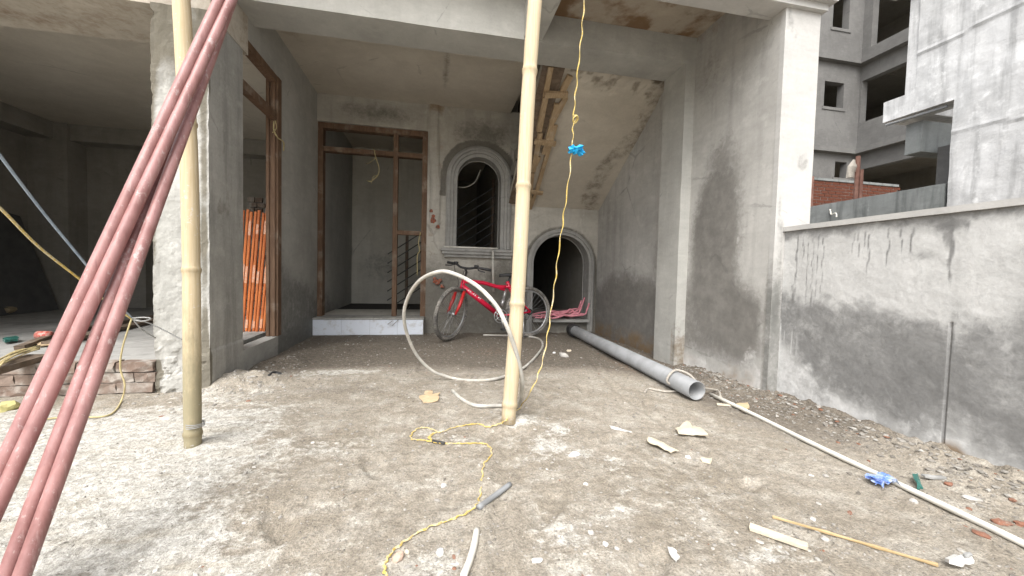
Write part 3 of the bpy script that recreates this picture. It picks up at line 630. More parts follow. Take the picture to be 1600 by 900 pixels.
# --- brick plinth under the living-room floor
pl = MB().box(-5.5, -1.80, 2.985, 3.06, -.03, .186).build('plinth', M['mortar'], house)
bm = []
for var in range(5):
    rg = np.random.default_rng(var); V = np.array([(x, y, z) for z in (0, .5, 1) for x, y in ((0, 0), (.33, 0), (.67, 0), (1, 0), (1, 1), (0, 1))], float)
    V = V*np.array([.205, .09, .062]) + rg.normal(0, .0035, V.shape)*np.array([1, 1, .7]); nq = 6
    Fc = [(k*nq+i, k*nq+(i+1) % nq, (k+1)*nq+(i+1) % nq, (k+1)*nq+i) for k in range(2) for i in range(nq)]+[tuple(range(nq))[::-1], tuple(12+i for i in range(nq))]
    me = bpy.data.meshes.new('brick'); me.from_pydata(V.tolist(), [], Fc); bm.append(me)
for course in range(3):
    for i in range(12):
        x = -1.80-.212*(i+1)+(0 if course != 1 else .1)
        L = .205
        o = bpy.data.objects.new('brick', bm[(i*3+course*2) % 5].copy() if course == 2 else bm[(i*3+course) % 5]); COL.objects.link(o); o.parent = pl
        if course == 1 and i == 0: o.scale.x = .55; x = -1.80-.108
        o.location = np.array([x, 2.952+RNG.uniform(-.006, .006), .004+course*.068+(.002 if course == 2 else 0)])-wloc(pl); o.rotation_euler = (0, 0, RNG.uniform(-.012, .012))
        if not o.data.materials: o.data.materials.append(M['brickpale'] if course == 2 else M['brick'])
# --- small fittings on the back wall
def rock_shape(c, sx, sy, sz, seed, rot=0):
    rg = np.random.default_rng(seed); t = (1+5**.5)/2
    V = np.array([(-1, t, 0), (1, t, 0), (-1, -t, 0), (1, -t, 0), (0, -1, t), (0, 1, t), (0, -1, -t), (0, 1, -t), (t, 0, -1), (t, 0, 1), (-t, 0, -1), (-t, 0, 1)], float)/1.9
    Fc = [(0, 11, 5), (0, 5, 1), (0, 1, 7), (0, 7, 10), (0, 10, 11), (1, 5, 9), (5, 11, 4), (11, 10, 2), (10, 7, 6), (7, 1, 8), (3, 9, 4), (3, 4, 2), (3, 2, 6), (3, 6, 8), (3, 8, 9), (4, 9, 5), (2, 4, 11), (6, 2, 10), (8, 6, 7), (9, 8, 1)]
    ed = {}; V = list(V)
    def mid(a, b):
        k = (min(a, b), max(a, b))
        if k not in ed: V.append((V[a]+V[b])/2*1.12); ed[k] = len(V)-1
        return ed[k]
    F2 = []
    for a, b, cc in Fc:
        x, y, z = mid(a, b), mid(b, cc), mid(cc, a); F2 += [(a, x, z), (b, y, x), (cc, z, y), (x, y, z)]
    V = np.array(V)*(1+rg.normal(0, .11, (len(V), 1)))+rg.normal(0, .04, (len(V), 3)); V[:, 2] = np.maximum(V[:, 2], -.55)
    V = V*np.array([sx, sy, sz]); cr, sr = math.cos(rot), math.sin(rot); V = V@np.array([[cr, sr, 0], [-sr, cr, 0], [0, 0, 1]])
    return V+np.array(c), F2
def torn_box(name, x, z, seed):
    rg = np.random.default_rng(seed); V, Fs = [], []
    for k in range(7):
        v, f = rock_shape((x+rg.normal(0, .03), YB-.028, z+rg.normal(0, .035)), .022+.012*rg.uniform(), .022, .022+.012*rg.uniform(), seed*9+k)
        Fs += [tuple(i+len(V) for i in q) for q in f]; V += list(v)
    mk(name, V, Fs, M['socket'], house)
torn_box('electrical_box', -.03, 1.52, 3); torn_box('electrical_box', .06, .70, 4)
# ================================================================== BOUNDARY WALL and neighbours
XB = 2.40
bw = thing('boundary_wall', 'low cement boundary wall with drip stains, damp lower half and pale coping', 'wall', (XB, 1.5, 0))
drips = [(2.22, 1.13, .70, .010), (2.175, 1.13, .97, .008), (2.14, 1.1, .66, .007), (2.105, 1.1, .62, .008), (2.075, 1.12, .68, .006), (2.04, 1.1, .72, .007), (2.235, .8, .5, .02), (1.86, 1.12, .97, .007), (1.83, 1.12, .95, .006), (1.80, 1.12, .97, .006),
         (1.775, 1.1, .86, .008), (1.68, 1.13, .90, .008), (1.62, 1.13, .97, .007), (1.575, 1.13, .94, .010), (1.415, 1.15, .80, .012), (1.425, 1.12, 1.0, .03), (1.365, 1.12, 1.04, .016), (1.47, 1.12, 1.06, .012)]
def bw_mask(u, v):
    y = -u; n = fbm(y*2.2, v*2.2, 161, 4); n2 = fbm(y*8, v*8, 163, 4); n3 = fbm(y*22, v*10, 165, 3)
    line = np.interp(y, [0, .6, 1.1, 1.2, 1.35, 1.5, 1.75, 2.0, 2.15, 2.35], [.8, .82, .80, .755, .66, .655, .70, .745, .70, .78])
    n4 = fbm(y*3.3, v*4.5, 169, 5); wet = sst(.08, -.10, v-line-.20*(n2-.5)-.1*(n-.5))*(.42+.95*n4)
    wet = np.maximum(wet, sst(1.07, 1.17, v+.13*(n2-.5))*.75*sst(.35, .6, n+.25*sst(1.9, 1.3, y)))
    wet = np.maximum(wet, blob(y, v, 1.53, .99, .10, .06)*.6); wet = np.maximum(wet, blob(y, v, 1.24, .95, .13, .12)*.45*(n3+.3)); wet = np.maximum(wet, sst(1.25, .95, y)*sst(.7, .9, v)*.55*(.4+n2))
    wet = np.maximum(wet, blob(y, v, 1.43, 1.13, .12, .075)*1.0)
    for (yc, zt, zb, wd) in drips:
        wob = .004*np.sin(v*40+yc*90); d = sst(wd, wd*.35, abs(y-yc-wob))*sst(zb-.03, zb+.08, v)*sst(zt+.04, zt, v); wet = np.maximum(wet, d*(.35+.75*fbm(y*60, v*14, 177, 2)))
    wet = np.maximum(wet, sst(.007, .003, abs(y-1.395-.004*np.sin(v*9)))*(v < .67)*1.0)
    wet = np.maximum(wet, blob(y, v, 2.26, .55, .12, .40)*.8)
    wl = np.interp(y, [.9, 1.1, 1.35, 1.6, 1.9, 2.1, 2.35], [.05, .14, .17, .15, .20, .24, .42])
    wh = sst(.14, -.12, v-wl-.30*(n-.5)-.10*(n3-.5))*(.42+.35*n2)
    wh = np.maximum(wh, sst(.55, .75, fbm(y*40, v*2.2, 167, 3))*sst(1.95, 2.1, y)*sst(1.05, .3, v)*.6)
    wh = np.maximum(wh, blob(y, v, 1.68, .78, .42, .12)*.45); wh = np.maximum(wh, blob(y, v, 1.3, .72, .12, .05)*.5)
    br = sst(.07, .0, v-.05*n2)*.6+blob(y, v, 1.36, .06, .10, .10)*.8+blob(y, v, 1.15, -.0, .1, .1)*.6
    sm = sst(.008, .003, abs(y-1.395-.004*np.sin(v*9)))*(v < .67)
    return np.maximum(wet*(1-.6*np.clip(wh, 0, 1)*(v < .5)), sm), wh*(1-sm), br
def bw_disp(u, v):
    y = -u; return .005*(fbm(y*4, v*4, 171, 3)-.5)+.003*(fbm(y*25, v*25, 173, 3)-.5)-.006*sst(.006, .002, abs(y-1.395))*(v < .67)
ub = np.concatenate([lines(-2.322, -.75, .0095), lines(-.74, 7, .25)])
panel('wall', (XB, 0, 0), (0, -1, 0), (0, 0, 1), ub, lines(-.03, 1.182, .0095), .12, M['bwall'], bw, mask=bw_mask, disp=bw_disp)
slab('coping', (XB-.018, XB+.14), np.concatenate([lines(.6, 2.321, .03), -grow(-.6, .1, 7)][::1]) if False else (-6.8, 2.321), (1.183, 1.214), .05, M['white'], bw, None, .0015, 9)

# neighbouring building: big rendered wall in pour lifts
X1 = 6.0
nb = thing('concrete_building', 'tall rough grey rendered house wall with cast seams beyond the boundary wall', 'building', (X1, 2, 0))
def nb_disp(u, v):
    y = -u; d = .03*(fbm(y*1.2, v*1.2, 181, 4)-.5)+.02*(fbm(y*5, v*5, 183, 3)-.5)
    for zc, ph in ((2.62, 0), (3.78, 2), (5.0, 4)):
        e = v-zc-.03*np.sin(y*2.1+ph)-.05*(fbm(y*3, y*0, 185+int(ph), 3)-.5); d = d+.6*(.016*sst(-.03, .0, e)*sst(.03, .0, e)+.012*sst(-.02, .02, e))*sst(.3, .6, fbm(y*2.3, y*0+zc, 187, 3))
    return d
def nb_mask(u, v):
    y = -u; n = fbm(y*1.1, v*1.1, 191, 5); n2 = fbm(y*6, v*1.2, 193, 4); s = 0*u
    for zc, ph in ((2.62, 0), (3.78, 2), (5.0, 4)):
        e = v-zc-.03*np.sin(y*2.1+ph)-.05*(fbm(y*3, y*0, 185+int(ph), 3)-.5); s = np.maximum(s, sst(-.10, -.01, e)*sst(.03, 0, e)*.45)
    lo = sst(2.75, 2.5, v)*.12
    return np.maximum(sst(.55, .75, n)*.35+lo, s), sst(.5, .75, n2)*.45, 0*u
panel('wall', (X1, 0, 0), (0, -1, 0), (0, 0, 1), np.concatenate([lines(-4.0, -2.2, .03), lines(-2.1, 9, .3)]), np.concatenate([lines(0, 1.4, .3), lines(1.45, 6.5, .035)]), .3, M['near_b'], nb, mask=nb_mask, disp=nb_disp,
      keep=lambda u, v: ~((u < -3.62) & (v < 3.03)))
slab('balcony', (X1-.0, X1+.9), (3.98, 4.36), (3.03, 3.30), .08, M['near_b'], nb, lambda P: (0*P[:, 0], .3+0*P[:, 0], 0*P[:, 0]), .004, 5)
slab('drain_box', (X1+.15, X1+.95), (4.0, 4.18), (2.55, 2.95), .08, M['low'], nb, None, .003, 5)
MB().tube([(X1+.02, 4.33, 2.99), (X1+.05, 3.7, 2.99)], .018, 8).build('drain_pipe', M['pvc_grey'], nb)
slab('column', (X1+.35, X1+.9), (3.66, 3.95), (0, 2.6), .15, M['far'], nb)
slab('ledge', (X1-.13, X1+.02), (3.9, 4.30), (4.62, 4.78), .06, M['near_b'], nb, lambda P: (0*P[:, 0], .35+0*P[:, 0], 0*P[:, 0]), .003, 6)
slab('ledge', (X1-.05, X1+.02), (3.9, 4.10), (5.10, 5.16), .06, M['near_b'], nb, lambda P: (0*P[:, 0], .35+0*P[:, 0], 0*P[:, 0]), .003, 6)
slab('side_wall', (X1+.003, X1+.3), (4.0, 4.12), (3.30, 6.5), .1, M['near_b'], nb)
lw = slab('low_wall', (X1+.005, X1+.15), (3.64, 7.0), (0, 2.05), .06, M['low'], None, lambda P: (sst(.5, .7, fbm(P[:, 1]*3, P[:, 2]*1, 201, 4))*.4, sst(.55, .75, fbm(P[:, 1]*7, P[:, 2]*.8, 203, 4))*.5, 0*P[:, 0]), .006, 5)
tag(lw, 'dark mossy low wall running from the big rendered building', 'wall')
ph = thing('pipe_stub', 'thin bent white pipe stub sticking out of the mossy low wall', 'pipe', (X1, 5.0, 1.5))
pa, pb_, pc_ = AX(1298, 327, X1-.02), AX(1301, 334, X1-.06), AX(1311, 332, X1-.08)
MB().tube(cat([AX(1297, 327, X1-.01), AX(1299, 335, X1-.03), AX(1306, 333, X1-.05), AX(1307, 339, X1-.05)], 4), .010, 6).build('pipe', M['pvc_white'], ph)

# far building in an L
YF, XF = 11.8, 15.1
fb = thing('apartment_building', 'dark unfinished three storey concrete block with bare window openings behind a brick wall', 'building', (12, YF, 0))
Z1, Z2 = 5.55, 8.75
def fwin(a, b):   # window rectangle from two corner sight lines on the plane y = YF
    p, q = AY(*a, YF), AY(*b, YF); return (min(p[0], q[0]), max(p[0], q[0]), min(p[2], q[2]), max(p[2], q[2]))
W = [fwin((1303, 2), (1326, 47)), fwin((1289, 126), (1317, 170)), fwin((1305, 252), (1322, 279))]
W[0] = (W[0][0], W[0][1], W[0][2], W[0][2]+1.3)
ex = [c for q in W for c in q[:2]]; ez = [c for q in W for c in q[2:]]
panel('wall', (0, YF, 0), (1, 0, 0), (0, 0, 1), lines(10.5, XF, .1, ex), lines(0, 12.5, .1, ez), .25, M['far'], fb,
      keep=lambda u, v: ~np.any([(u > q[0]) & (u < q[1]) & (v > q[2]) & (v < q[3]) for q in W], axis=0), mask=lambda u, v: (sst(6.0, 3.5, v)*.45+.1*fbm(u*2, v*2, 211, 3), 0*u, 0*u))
def xwin(a, b):
    p, q = AX(*a, XF), AX(*b, XF); return (p[1], q[1], p[2], q[2])
oy = AX(1347, 130, XF)[1]
op = [(-9, oy+.0, 6.6, 8.1), (-9, oy-.25, 9.2, 12.2), (-9, oy+.0, 2.2, 4.9)]
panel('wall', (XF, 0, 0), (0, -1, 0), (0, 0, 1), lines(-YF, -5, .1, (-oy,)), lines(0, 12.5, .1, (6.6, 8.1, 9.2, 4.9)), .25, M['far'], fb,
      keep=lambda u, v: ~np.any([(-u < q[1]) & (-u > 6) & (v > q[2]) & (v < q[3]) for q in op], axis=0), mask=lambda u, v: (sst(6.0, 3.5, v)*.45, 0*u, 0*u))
for zf in (Z1, Z2):
    MB().box(10.5, XF-.25, YF-.18, YF-.003, zf-.10, zf+.08).build('ledge', M['far'], fb)
    MB().box(XF-.25, XF-.003, 6, YF-.003, zf-.10, zf+.08).build('ledge', M['far'], fb)
for q in W:
    mb = MB(); t = .05
    mb.box(q[0]-.08, q[1]+.08, YF-.03, YF+.02, q[2]-.10, q[2]-.0); mb.build('window_sill', M['far'], fb)
slab('inner_wall', (10.5, 22), (15.5, 15.7), (0, 12.5), 1, M['dark'], fb); slab('inner_wall', (19.5, 19.7), (5, 15.5), (0, 12.5), 1, M['dark'], fb)
for zf in (Z1, Z2, 12.3): MB().box(10.5, 19.5, YF+.25, 15.5, zf-.05, zf+.1).build('floor_slab', M['dark'], fb); MB().box(XF+.25, 19.5, 5, YF+.25, zf-.04, zf+.09).build('floor_slab', M['dark'], fb)
MB().box(10.3, 10.5, YF, 15.7, 0, 12.5).build('inner_wall', M['dark'], fb)
# brick yard wall between
bk = thing('brick_wall', 'red brick yard wall in front of the dark unfinished block', 'wall', (9, 8, 0))
MB().box(7.6, 11.7, 8.06, 8.15, 0, 3.30).build('core', M['mortar'], bk)
cs = MB()
for c in range(18):
    z = 1.9+c*.078
    for i in range(19):
        x = 7.6+i*.215+(.107 if c % 2 else 0); cs.box(x, x+.2, 8.05+RNG.uniform(-.004, .004), 8.09, z, z+.066)
o = cs.build('brick_courses', M['brickfar'], bk); o['kind'] = 'stuff'
MB().box(7.6, 11.7, 8.03, 8.17, 3.304, 3.36).build('coping', M['low'], bk)
rp = thing('rusty_post', 'rusty steel post standing behind the mossy low wall', 'post', (X1+.3, 5.2, 0))
pt = AX(1341, 244, X1+.3); pbm = AX(1338, 306, X1+.3)
MB().tube([(pbm[0], pbm[1], 0), pbm, pt], [.035, .035, .03], 8).build('pole', M['rustpole'], rp)
MB().tube([pbm+np.array([0, -.06, -.1]), pbm+np.array([0, -.06, .38])], .022, 8).build('bracket', M['rustpole'], rp)
rp2 = tag(MB().tube([AX(1267, 325, X1+.25)*np.array([1, 1, 0]), AX(1269, 276, X1+.25)], .03, 8).build('rusty_post', M['rustpole']), 'short rusty post between the white column and the brick wall', 'post')
rag = MB(); c0 = pt+np.array([-.05, .02, -.20]); V = []
th = np.linspace(0, 2*np.pi, 10, endpoint=False)
for k, (zz, rr) in enumerate(((.15, .02), (.09, .05), (.04, .085), (-.05, .055), (-.13, .06))):
    for t in th: V.append(c0+np.array([rr*math.cos(t)*(.5+1.0*_h(k, t, 1))-.015*k, rr*.5*math.sin(t), zz]))
rag.add(V, [(k*10+i, k*10+(i+1) % 10, k*10+10+(i+1) % 10, k*10+10+i) for k in range(4) for i in range(10)]+[tuple(range(10))[::-1], tuple(40+i for i in range(10))])
tag(rag.build('rag', M['rope']), 'crumpled pale rag hung on the rusty post', 'rag')

# ================================================================== THINGS IN THE YARD
# --- bamboo props
def bamboo(name, label, a, b, r, nodes, mat, grime):
    a, b = np.array(a, float), np.array(b, float); L = np.linalg.norm(b-a); zs = sorted(set(list(np.linspace(0, 1, 40))+[q for n in nodes for q in (n/L-.012, n/L-.005, n/L-.0015, n/L+.0015, n/L+.005, n/L+.012)]))
    zs = [t for t in zs if 0 <= t <= 1]; P = []; rad = []; at = []
    for t in zs:
        d = min(abs(t*L-n) for n in nodes); bow = .010*math.sin(t*7+a[0])
        P.append(a+(b-a)*t+np.array([bow, 0, 0])); e = math.exp(-(d/.012)**2); rad.append(r*(1+.13*e-.04*math.exp(-((d-.03)/.02)**2)-.02*t)); at.append((grime(t*L), .55*math.exp(-(d/.006)**2)))
    mb = MB().tube(P, rad, 14); A = np.zeros((len(mb.v), 3))
    for i in range(len(zs)): A[i*14:(i+1)*14, 0] = at[i][0]; A[i*14:(i+1)*14, 1] = at[i][1]
    return tag(mk(name, mb.v, mb.f, mat, None, True, A, loc=a), label, 'pole', 'bamboo props holding up the slab')
pb = on(305, 694)
lb = bamboo('bamboo_pole', 'straw yellow bamboo prop with mouldy foot standing before the rough pillar', pb-np.array([0, 0, .02]), (AY(284, 0, pb[1]+.05)-pb)*(3.29/AY(284, 0, pb[1]+.05)[2])+pb, .0345, (.07, .83, 1.5, 2.1, 2.7), M['bamboo2'], lambda z: .75*sst(1.0, .1, z)+.12)
pb = on(793, 655)
tp = AY(838, 0, pb[1]+.10)
rb = bamboo('bamboo_pole', 'clean pale bamboo prop leaning beside the white hose loop', pb-np.array([0, 0, .02]), pb+(tp-pb)*(3.285-pb[2])/(tp[2]-pb[2]), .041, (.1, .66, 1.32, 1.97, 2.6), M['bamboo'], lambda z: .1+.3*sst(.12, 0, z))
wr = MB()
for k in range(3): wr.ring(on(305, 694)+np.array([0, 0, .085+.008*k]), (.05*k-.05, .02, 1), .0355, .002, 24, 5)
tag(wr.build('wire_loop', M['wire']), 'grey wire wound round the foot of the mouldy bamboo prop', 'wire')
# --- red steel tubes
def steel(label, gpx, top, d):
    a = on(*gpx); t = AD(*top, d); b = a+(t-a)*(3.45-a[2])/(t[2]-a[2]); a = a+(b-a)*.012
    P = [a+(b-a)*s for s in np.linspace(0, 1, 12)]; mb = MB().tube(P, .0168, 16, caps=False)
    tag(mb.build('steel_pipe', M['steel_red'], smooth=True, loc=a), label, 'pipe', 'red primed steel pipes propped against the slab')
steel('red primed steel pipe, outermost of the leaning bundle, farthest from the bamboo prop', (-128, 1010), (342, 0), 1.50)
steel('red primed steel pipe, second from outside in the leaning bundle', (-106, 1012), (361, 0), 1.53)
steel('red primed steel pipe with worn streaks, half hidden behind the one nearest the bamboo', (-29, 1002), (351, 0), 1.64)
steel('red primed steel pipe of the leaning bundle nearest the bamboo prop', (-5, 1007), (363, 0), 1.62)
# --- white hose loop
hp = [(707, 613, 'g'), (722, 627, 'g'), (745, 637, 'g'), (783, 637, 'g'), (803, 636, 2.37), (813, 628, 2.27), (816, 610, 2.17), (815, 588, 2.10), (804, 545, 2.07), (790, 505, 2.05), (775, 476, 2.08), (746, 447, 2.2), (715, 430, 2.35), (688, 425, 2.45), (658, 436, 2.6), (640, 458, 2.72), (632, 488, 2.82),
      (636, 522, 2.92), (650, 554, 3.0), (675, 578, 3.03), (704, 590, 3.05), (735, 597, 'g'), (765, 596, 'g'), (790, 590, 'g'), (818, 577, 'g'), (838, 558, 'g'), (848, 541, 'g'), (840, 530, 'g'), (815, 526.5, 'g'), (783, 525.5, 'g'), (755, 525, 'g')]
P = [on(x, y, .013) if d == 'g' else AY(x, y, d) for x, y, d in hp]
hz = cat(P, 8); hz = hz+np.stack([.003*np.sin(np.arange(len(hz))*.23), .003*np.cos(np.arange(len(hz))*.31), .003*np.sin(np.arange(len(hz))*.19+1)], -1)*(hz[:, 2:3] > .05)
tag(MB().tube(hz, .0118, 10, caps=True).build('conduit_hose', M['hose'], smooth=True), 'pale stiff hose looped upright past the bamboo prop', 'hose')
# --- yellow wire hanging and tangled on the ground
def twist(P, r, gap, turns):
    P = np.asarray(P); n = len(P); T = np.gradient(P, axis=0); T /= np.linalg.norm(T, axis=1)[:, None]; out = []
    ref = np.array([.3, .9, .2]); U = np.cross(T, ref); U /= np.linalg.norm(U, axis=1)[:, None]; Vv = np.cross(T, U); a = np.linspace(0, turns*2*np.pi, n)
    for s in (0, np.pi): out.append(P+gap*(np.cos(a+s)[:, None]*U+np.sin(a+s)[:, None]*Vv))
    return out
base = on(793, 655)
hang = [(942, -215, 2.31), (930, -140, 2.26), (917, -60, 2.20), (913, 0, 2.20), (909, 50, 2.20), (904, 100, 2.20), (899, 150, 2.20), (896, 185, 2.19), (895, 215, 2.19), (893, 245, 2.19), (886, 300, 2.18), (879, 350, 2.18), (872, 400, 2.17), (866, 450, 2.17), (859, 500, 2.16), (852, 545, 2.14), (843, 580, 2.12), (829, 612, 2.10)]
hp3 = [AY(x, y, d) for x, y, d in hang]+[on(812, 640, .012), on(797, 655, .02), on(786, 662, .008)]
gp = [(1060, 238), (1020, 250), (980, 236), (930, 240), (870, 252), (810, 272), (770, 258), (725, 252), (695, 268), (680, 290), (690, 304), (740, 308), (772, 312), (765, 292), (790, 275), (760, 290), (775, 314), (820, 322), (880, 322), (940, 322), (1000, 322), (1030, 342), (1034, 375), (1005, 408), (995, 450), (992, 510), (982, 560), (965, 600), (920, 632), (850, 662), (770, 688), (690, 730), (625, 778), (585, 820), (566, 862), (570, 905), (590, 950)]
gpw = [on(400+x/2.8125, 580+y/2.8125, .006) for x, y in gp]
yc = cat(hp3+gpw, 9); yc = yc+np.stack([.004*np.sin(np.arange(len(yc))*.9), .003*np.cos(np.arange(len(yc))*1.3), np.zeros(len(yc))], -1)
mb = MB()
for q in twist(yc, 0, .0019, 34): mb.tube(q, .0018, 6)
tag(mb.build('electric_wire', M['yellow'], smooth=True), 'twisted yellow wire hanging down by the pale bamboo and trailing over the ground', 'wire')
kn = MB(); k0 = AY(897, 186, 2.19)
kn.tube(cat([k0+np.array(v)*.026 for v in ((-.3, 0, .8), (.5, -.5, .6), (.9, 0, 0), (.3, .4, -.8), (-.4, -.3, -.3), (.2, -.6, .5), (.6, .2, .1), (-.1, .2, -1))], 5), .0036, 6)
tag(kn.build('wire_knot', M['yellow'], smooth=True), 'loose knot tied in the hanging yellow wire above the blue plastic', 'knot')
ts = AY(895, 236, 2.185); tg = MB()
for k, (cx_, cz_, sx_, sz_, sd_) in enumerate(((.036, -.004, .045, .026, 1), (-.012, .004, .026, .026, 2), (.022, .010, .032, .018, 3))):
    n_ = 18; V = [ts+np.array([cx_*.5, -.022-.006*k, cz_])]
    for i in range(n_):
        a = 2*math.pi*i/n_; q = .62+.65*_h(i*1.7, k*3.1, 5); V.append(ts+np.array([cx_+sx_*math.cos(a)*q, -.012-.006*k+.012*math.sin(3*a+k)+.006*math.sin(7*a), cz_+sz_*math.sin(a)*q]))
    V2 = [p+np.array([0, .0015, 0]) for p in V]
    tg.add(V+V2, [(0, 1+(i+1) % n_, 1+i) for i in range(n_)]+[(n_+1, n_+2+i, n_+2+(i+1) % n_) for i in range(n_)]+[(1+i, 1+(i+1) % n_, n_+2+(i+1) % n_, n_+2+i) for i in range(n_)])
tg.tube([ts+np.array([-.012, 0, .016]), ts+np.array([.0, -.012, 0]), ts+np.array([.012, 0, -.016])], .010, 6)
tag(tg.build('plastic_tie', M['blue']), 'bright blue plastic strip knotted on the hanging yellow wire', 'plastic strip')
# black tape on the floor wire
tp_ = [on(400+x/2.8125, 580+y/2.8125, .007) for x, y in ((775, 314), (800, 318), (830, 323))]
tag(MB().tube(tp_, .008, 8).build('tape_splice', M['black']), 'black tape splice on the yellow wire lying on the ground', 'tape')
# --- bicycle
bc = thing('bicycle', 'red mountain bicycle leaning below the arched window, front wheel turned out', 'bicycle', (0, 0, 0))
bx, by = .71, 4.86; yaw = math.atan2(.25, 1.08); bc.location = (0, 0, 0)
BM = Matrix.Translation((bx, by, float(gz(bx, by))+.002)) @ Matrix.Rotation(yaw, 4, 'Z') @ Matrix.Rotation(R(-4), 4, 'X')
bc.matrix_world = BM
def bpart(mb, name, mat, parent=None, smooth=True, xf=None):
    V = np.array(mb.v)
    if xf is not None: V = np.array([tuple(xf @ Vector(p)) for p in V])
    me = bpy.data.meshes.new(name); me.from_pydata(V.tolist(), [], mb.f)
    if smooth: me.polygons.foreach_set('use_smooth', [True]*len(me.polygons))
    me.materials.append(mat); o = bpy.data.objects.new(name, me); COL.objects.link(o); o.parent = parent or bc; return o
RW = .335
ht, hb_ = np.array([-.345, 0, .765]), np.array([-.385, 0, .635]); sax = Vector(ht-hb_).normalized()
STEER = Matrix.Translation(Vector(hb_)) @ Matrix.Rotation(R(41), 4, sax) @ Matrix.Translation(-Vector(hb_))
def wheel(cx, xf):
    c = (cx, 0, RW)
    wl = bpart(MB().tube([(cx, -.05, RW), (cx, .05, RW)], .018, 12).tube([(cx, -.03, RW), (cx, -.024, RW)], .032, 14).tube([(cx, .024, RW), (cx, .03, RW)], .032, 14), 'wheel', M['alloy'], xf=xf)
    bpart(MB().ring(c, (0, 1, 0), RW-.026, .025, 56, 10), 'tyre', M['tyre'], wl, xf=xf)
    rm = MB(); rm.ring(c, (0, 1, 0), RW-.056, .0095, 56, 8); bpart(rm, 'rim', M['alloy'], wl, xf=xf)
    sp = MB()
    for k in range(28):
        a = 2*math.pi*k/28; a2 = a+(.5 if k % 4 < 2 else -.5); s = .028 if k % 2 else -.028
        sp.tube([(cx+.03*math.cos(a2), s, RW+.03*math.sin(a2)), (cx+(RW-.06)*math.cos(a), 0, RW+(RW-.06)*math.sin(a))], .0017, 4, caps=False)
    bpart(sp, 'spoke_set', M['alloy'], wl, xf=xf); return wl
wheel(-.53, STEER); rw = wheel(.53, None)
fr = MB(); bb = np.array([.115, 0, .29]); stp = np.array([.235, 0, .70])
fr.tube([hb_+np.array([-.003, 0, -.02]), ht], .026, 12)
bpart(fr, 'frame', M['bikered'])
bpart(MB().tube([hb_+np.array([0, 0, .04]), bb+np.array([-.03, 0, .03])], .033, 12), 'down_tube', M['bikered'])
bpart(MB().tube(cat([ht-np.array([0, 0, .04]), [-.1, 0, .71], [.08, 0, .665], [.20, 0, .66]], 5), .025, 10), 'top_tube', M['bikered'])
bpart(MB().tube([[.20, 0, .665], [.27, 0, .66], stp+np.array([-.01, 0, .03])], .024, 10).tube([[.02, 0, .675], [.22, 0, .61]], .014, 8), 'seat_tube', M['bikered'])
bpart(MB().tube([[.205, 0, .62], [.18, 0, .50]], .018, 10).tube([[.18, 0, .50], [.15, 0, .42]], .024, 10), 'shock', M['alloy'])
bpart(MB().tube([bb+np.array([.0, 0, .05]), bb], .03, 10), 'bottom_bracket', M['bikered'])
for s in (-1, 1):
    bpart(MB().tube([bb+np.array([.0, s*.03, .0]), [.53, s*.065, RW]], .013, 8), 'chainstay', M['bikered'])
    bpart(MB().tube([[.25, s*.02, .65], [.40, s*.05, .47], [.53, s*.065, RW]], .012, 8), 'seatstay', M['bikered'])
for s in (-1, 1):
    bpart(MB().tube(cat([hb_+np.array([-.01, s*.055, -.02]), [-.44, s*.06, .50], [-.49, s*.058, .40], [-.53, s*.055, RW]], 5), [.021]*8+[.018]*8, 10) if False else MB().tube([hb_+np.array([-.01, s*.058, -.015]), [-.47, s*.06, .44], [-.53, s*.055, RW]], [.021, .021, .013], 10), 'fork_leg', M['forkred'], xf=STEER)
bpart(MB().tube([hb_+np.array([-.01, -.07, -.015]), hb_+np.array([-.01, .07, -.015])], .022, 10), 'fork_crown', M['black'], xf=STEER)
stem = ht+np.array([.03, 0, .10])
hbm = bpart(MB().tube([ht-np.array([0, 0, .01]), stem-np.array([0, 0, .02]), stem+np.array([-.05, 0, .03])], .015, 10), 'handlebar', M['black'], xf=STEER)
bar = cat([stem+np.array([.03, -.31, .05]), stem+np.array([-.02, -.16, .055]), stem+np.array([-.05, -.06, .03]), stem+np.array([-.05, .06, .03]), stem+np.array([-.02, .16, .055]), stem+np.array([.03, .31, .05])], 6)
bpart(MB().tube(bar, .0145, 8), 'bar', M['black'], hbm, xf=STEER)
for s in (-1, 1):
    bpart(MB().tube([stem+np.array([.033, s*.32, .05]), stem+np.array([.01, s*.20, .052])], .018, 10), 'grip', M['black'], hbm, xf=STEER)
    bpart(MB().tube([stem+np.array([-.02, s*.17, .05]), stem+np.array([-.06, s*.20, .03]), stem+np.array([-.05, s*.29, .02])], .008, 6).box(stem[0]-.05, stem[0]-.01, s*.15-.02, s*.15+.02, stem[2]+.05, stem[2]+.085), 'brake_lever', M['black'], hbm, xf=STEER)
    bpart(MB().tube(cat([stem+np.array([-.05, s*.15, .05]), stem+np.array([-.16, s*.07, .0]), stem+np.array([-.10, s*.03, -.16]), hb_+np.array([-.05, s*.05, -.02])], 6), .0035, 5), 'cable', M['black'], hbm, xf=STEER)
bpart(MB().tube([stp, [.275, 0, .80]], .014, 10), 'seatpost', M['black'])
sdl = MB(); V = []
for i, (x, wd, z) in enumerate(((.12, .012, .815), (.16, .022, .822), (.22, .035, .825), (.28, .062, .828), (.34, .078, .838), (.375, .07, .842), (.39, .03, .838))):
    for (yy, zz) in ((-1, -.03), (-1, -.008), (-.6, .008), (0, .012), (.6, .008), (1, -.008), (1, -.03)): V.append((x, yy*wd, z+zz))
sdl.add(V, [(i*7+j, i*7+j+1, i*7+j+8, i*7+j+7) for i in range(6) for j in range(6)]+[tuple(range(7))[::-1], tuple(42+j for j in range(7))]+[(i*7+6, i*7, i*7+7, i*7+13) for i in range(6)])
bpart(sdl, 'saddle', M['black'])
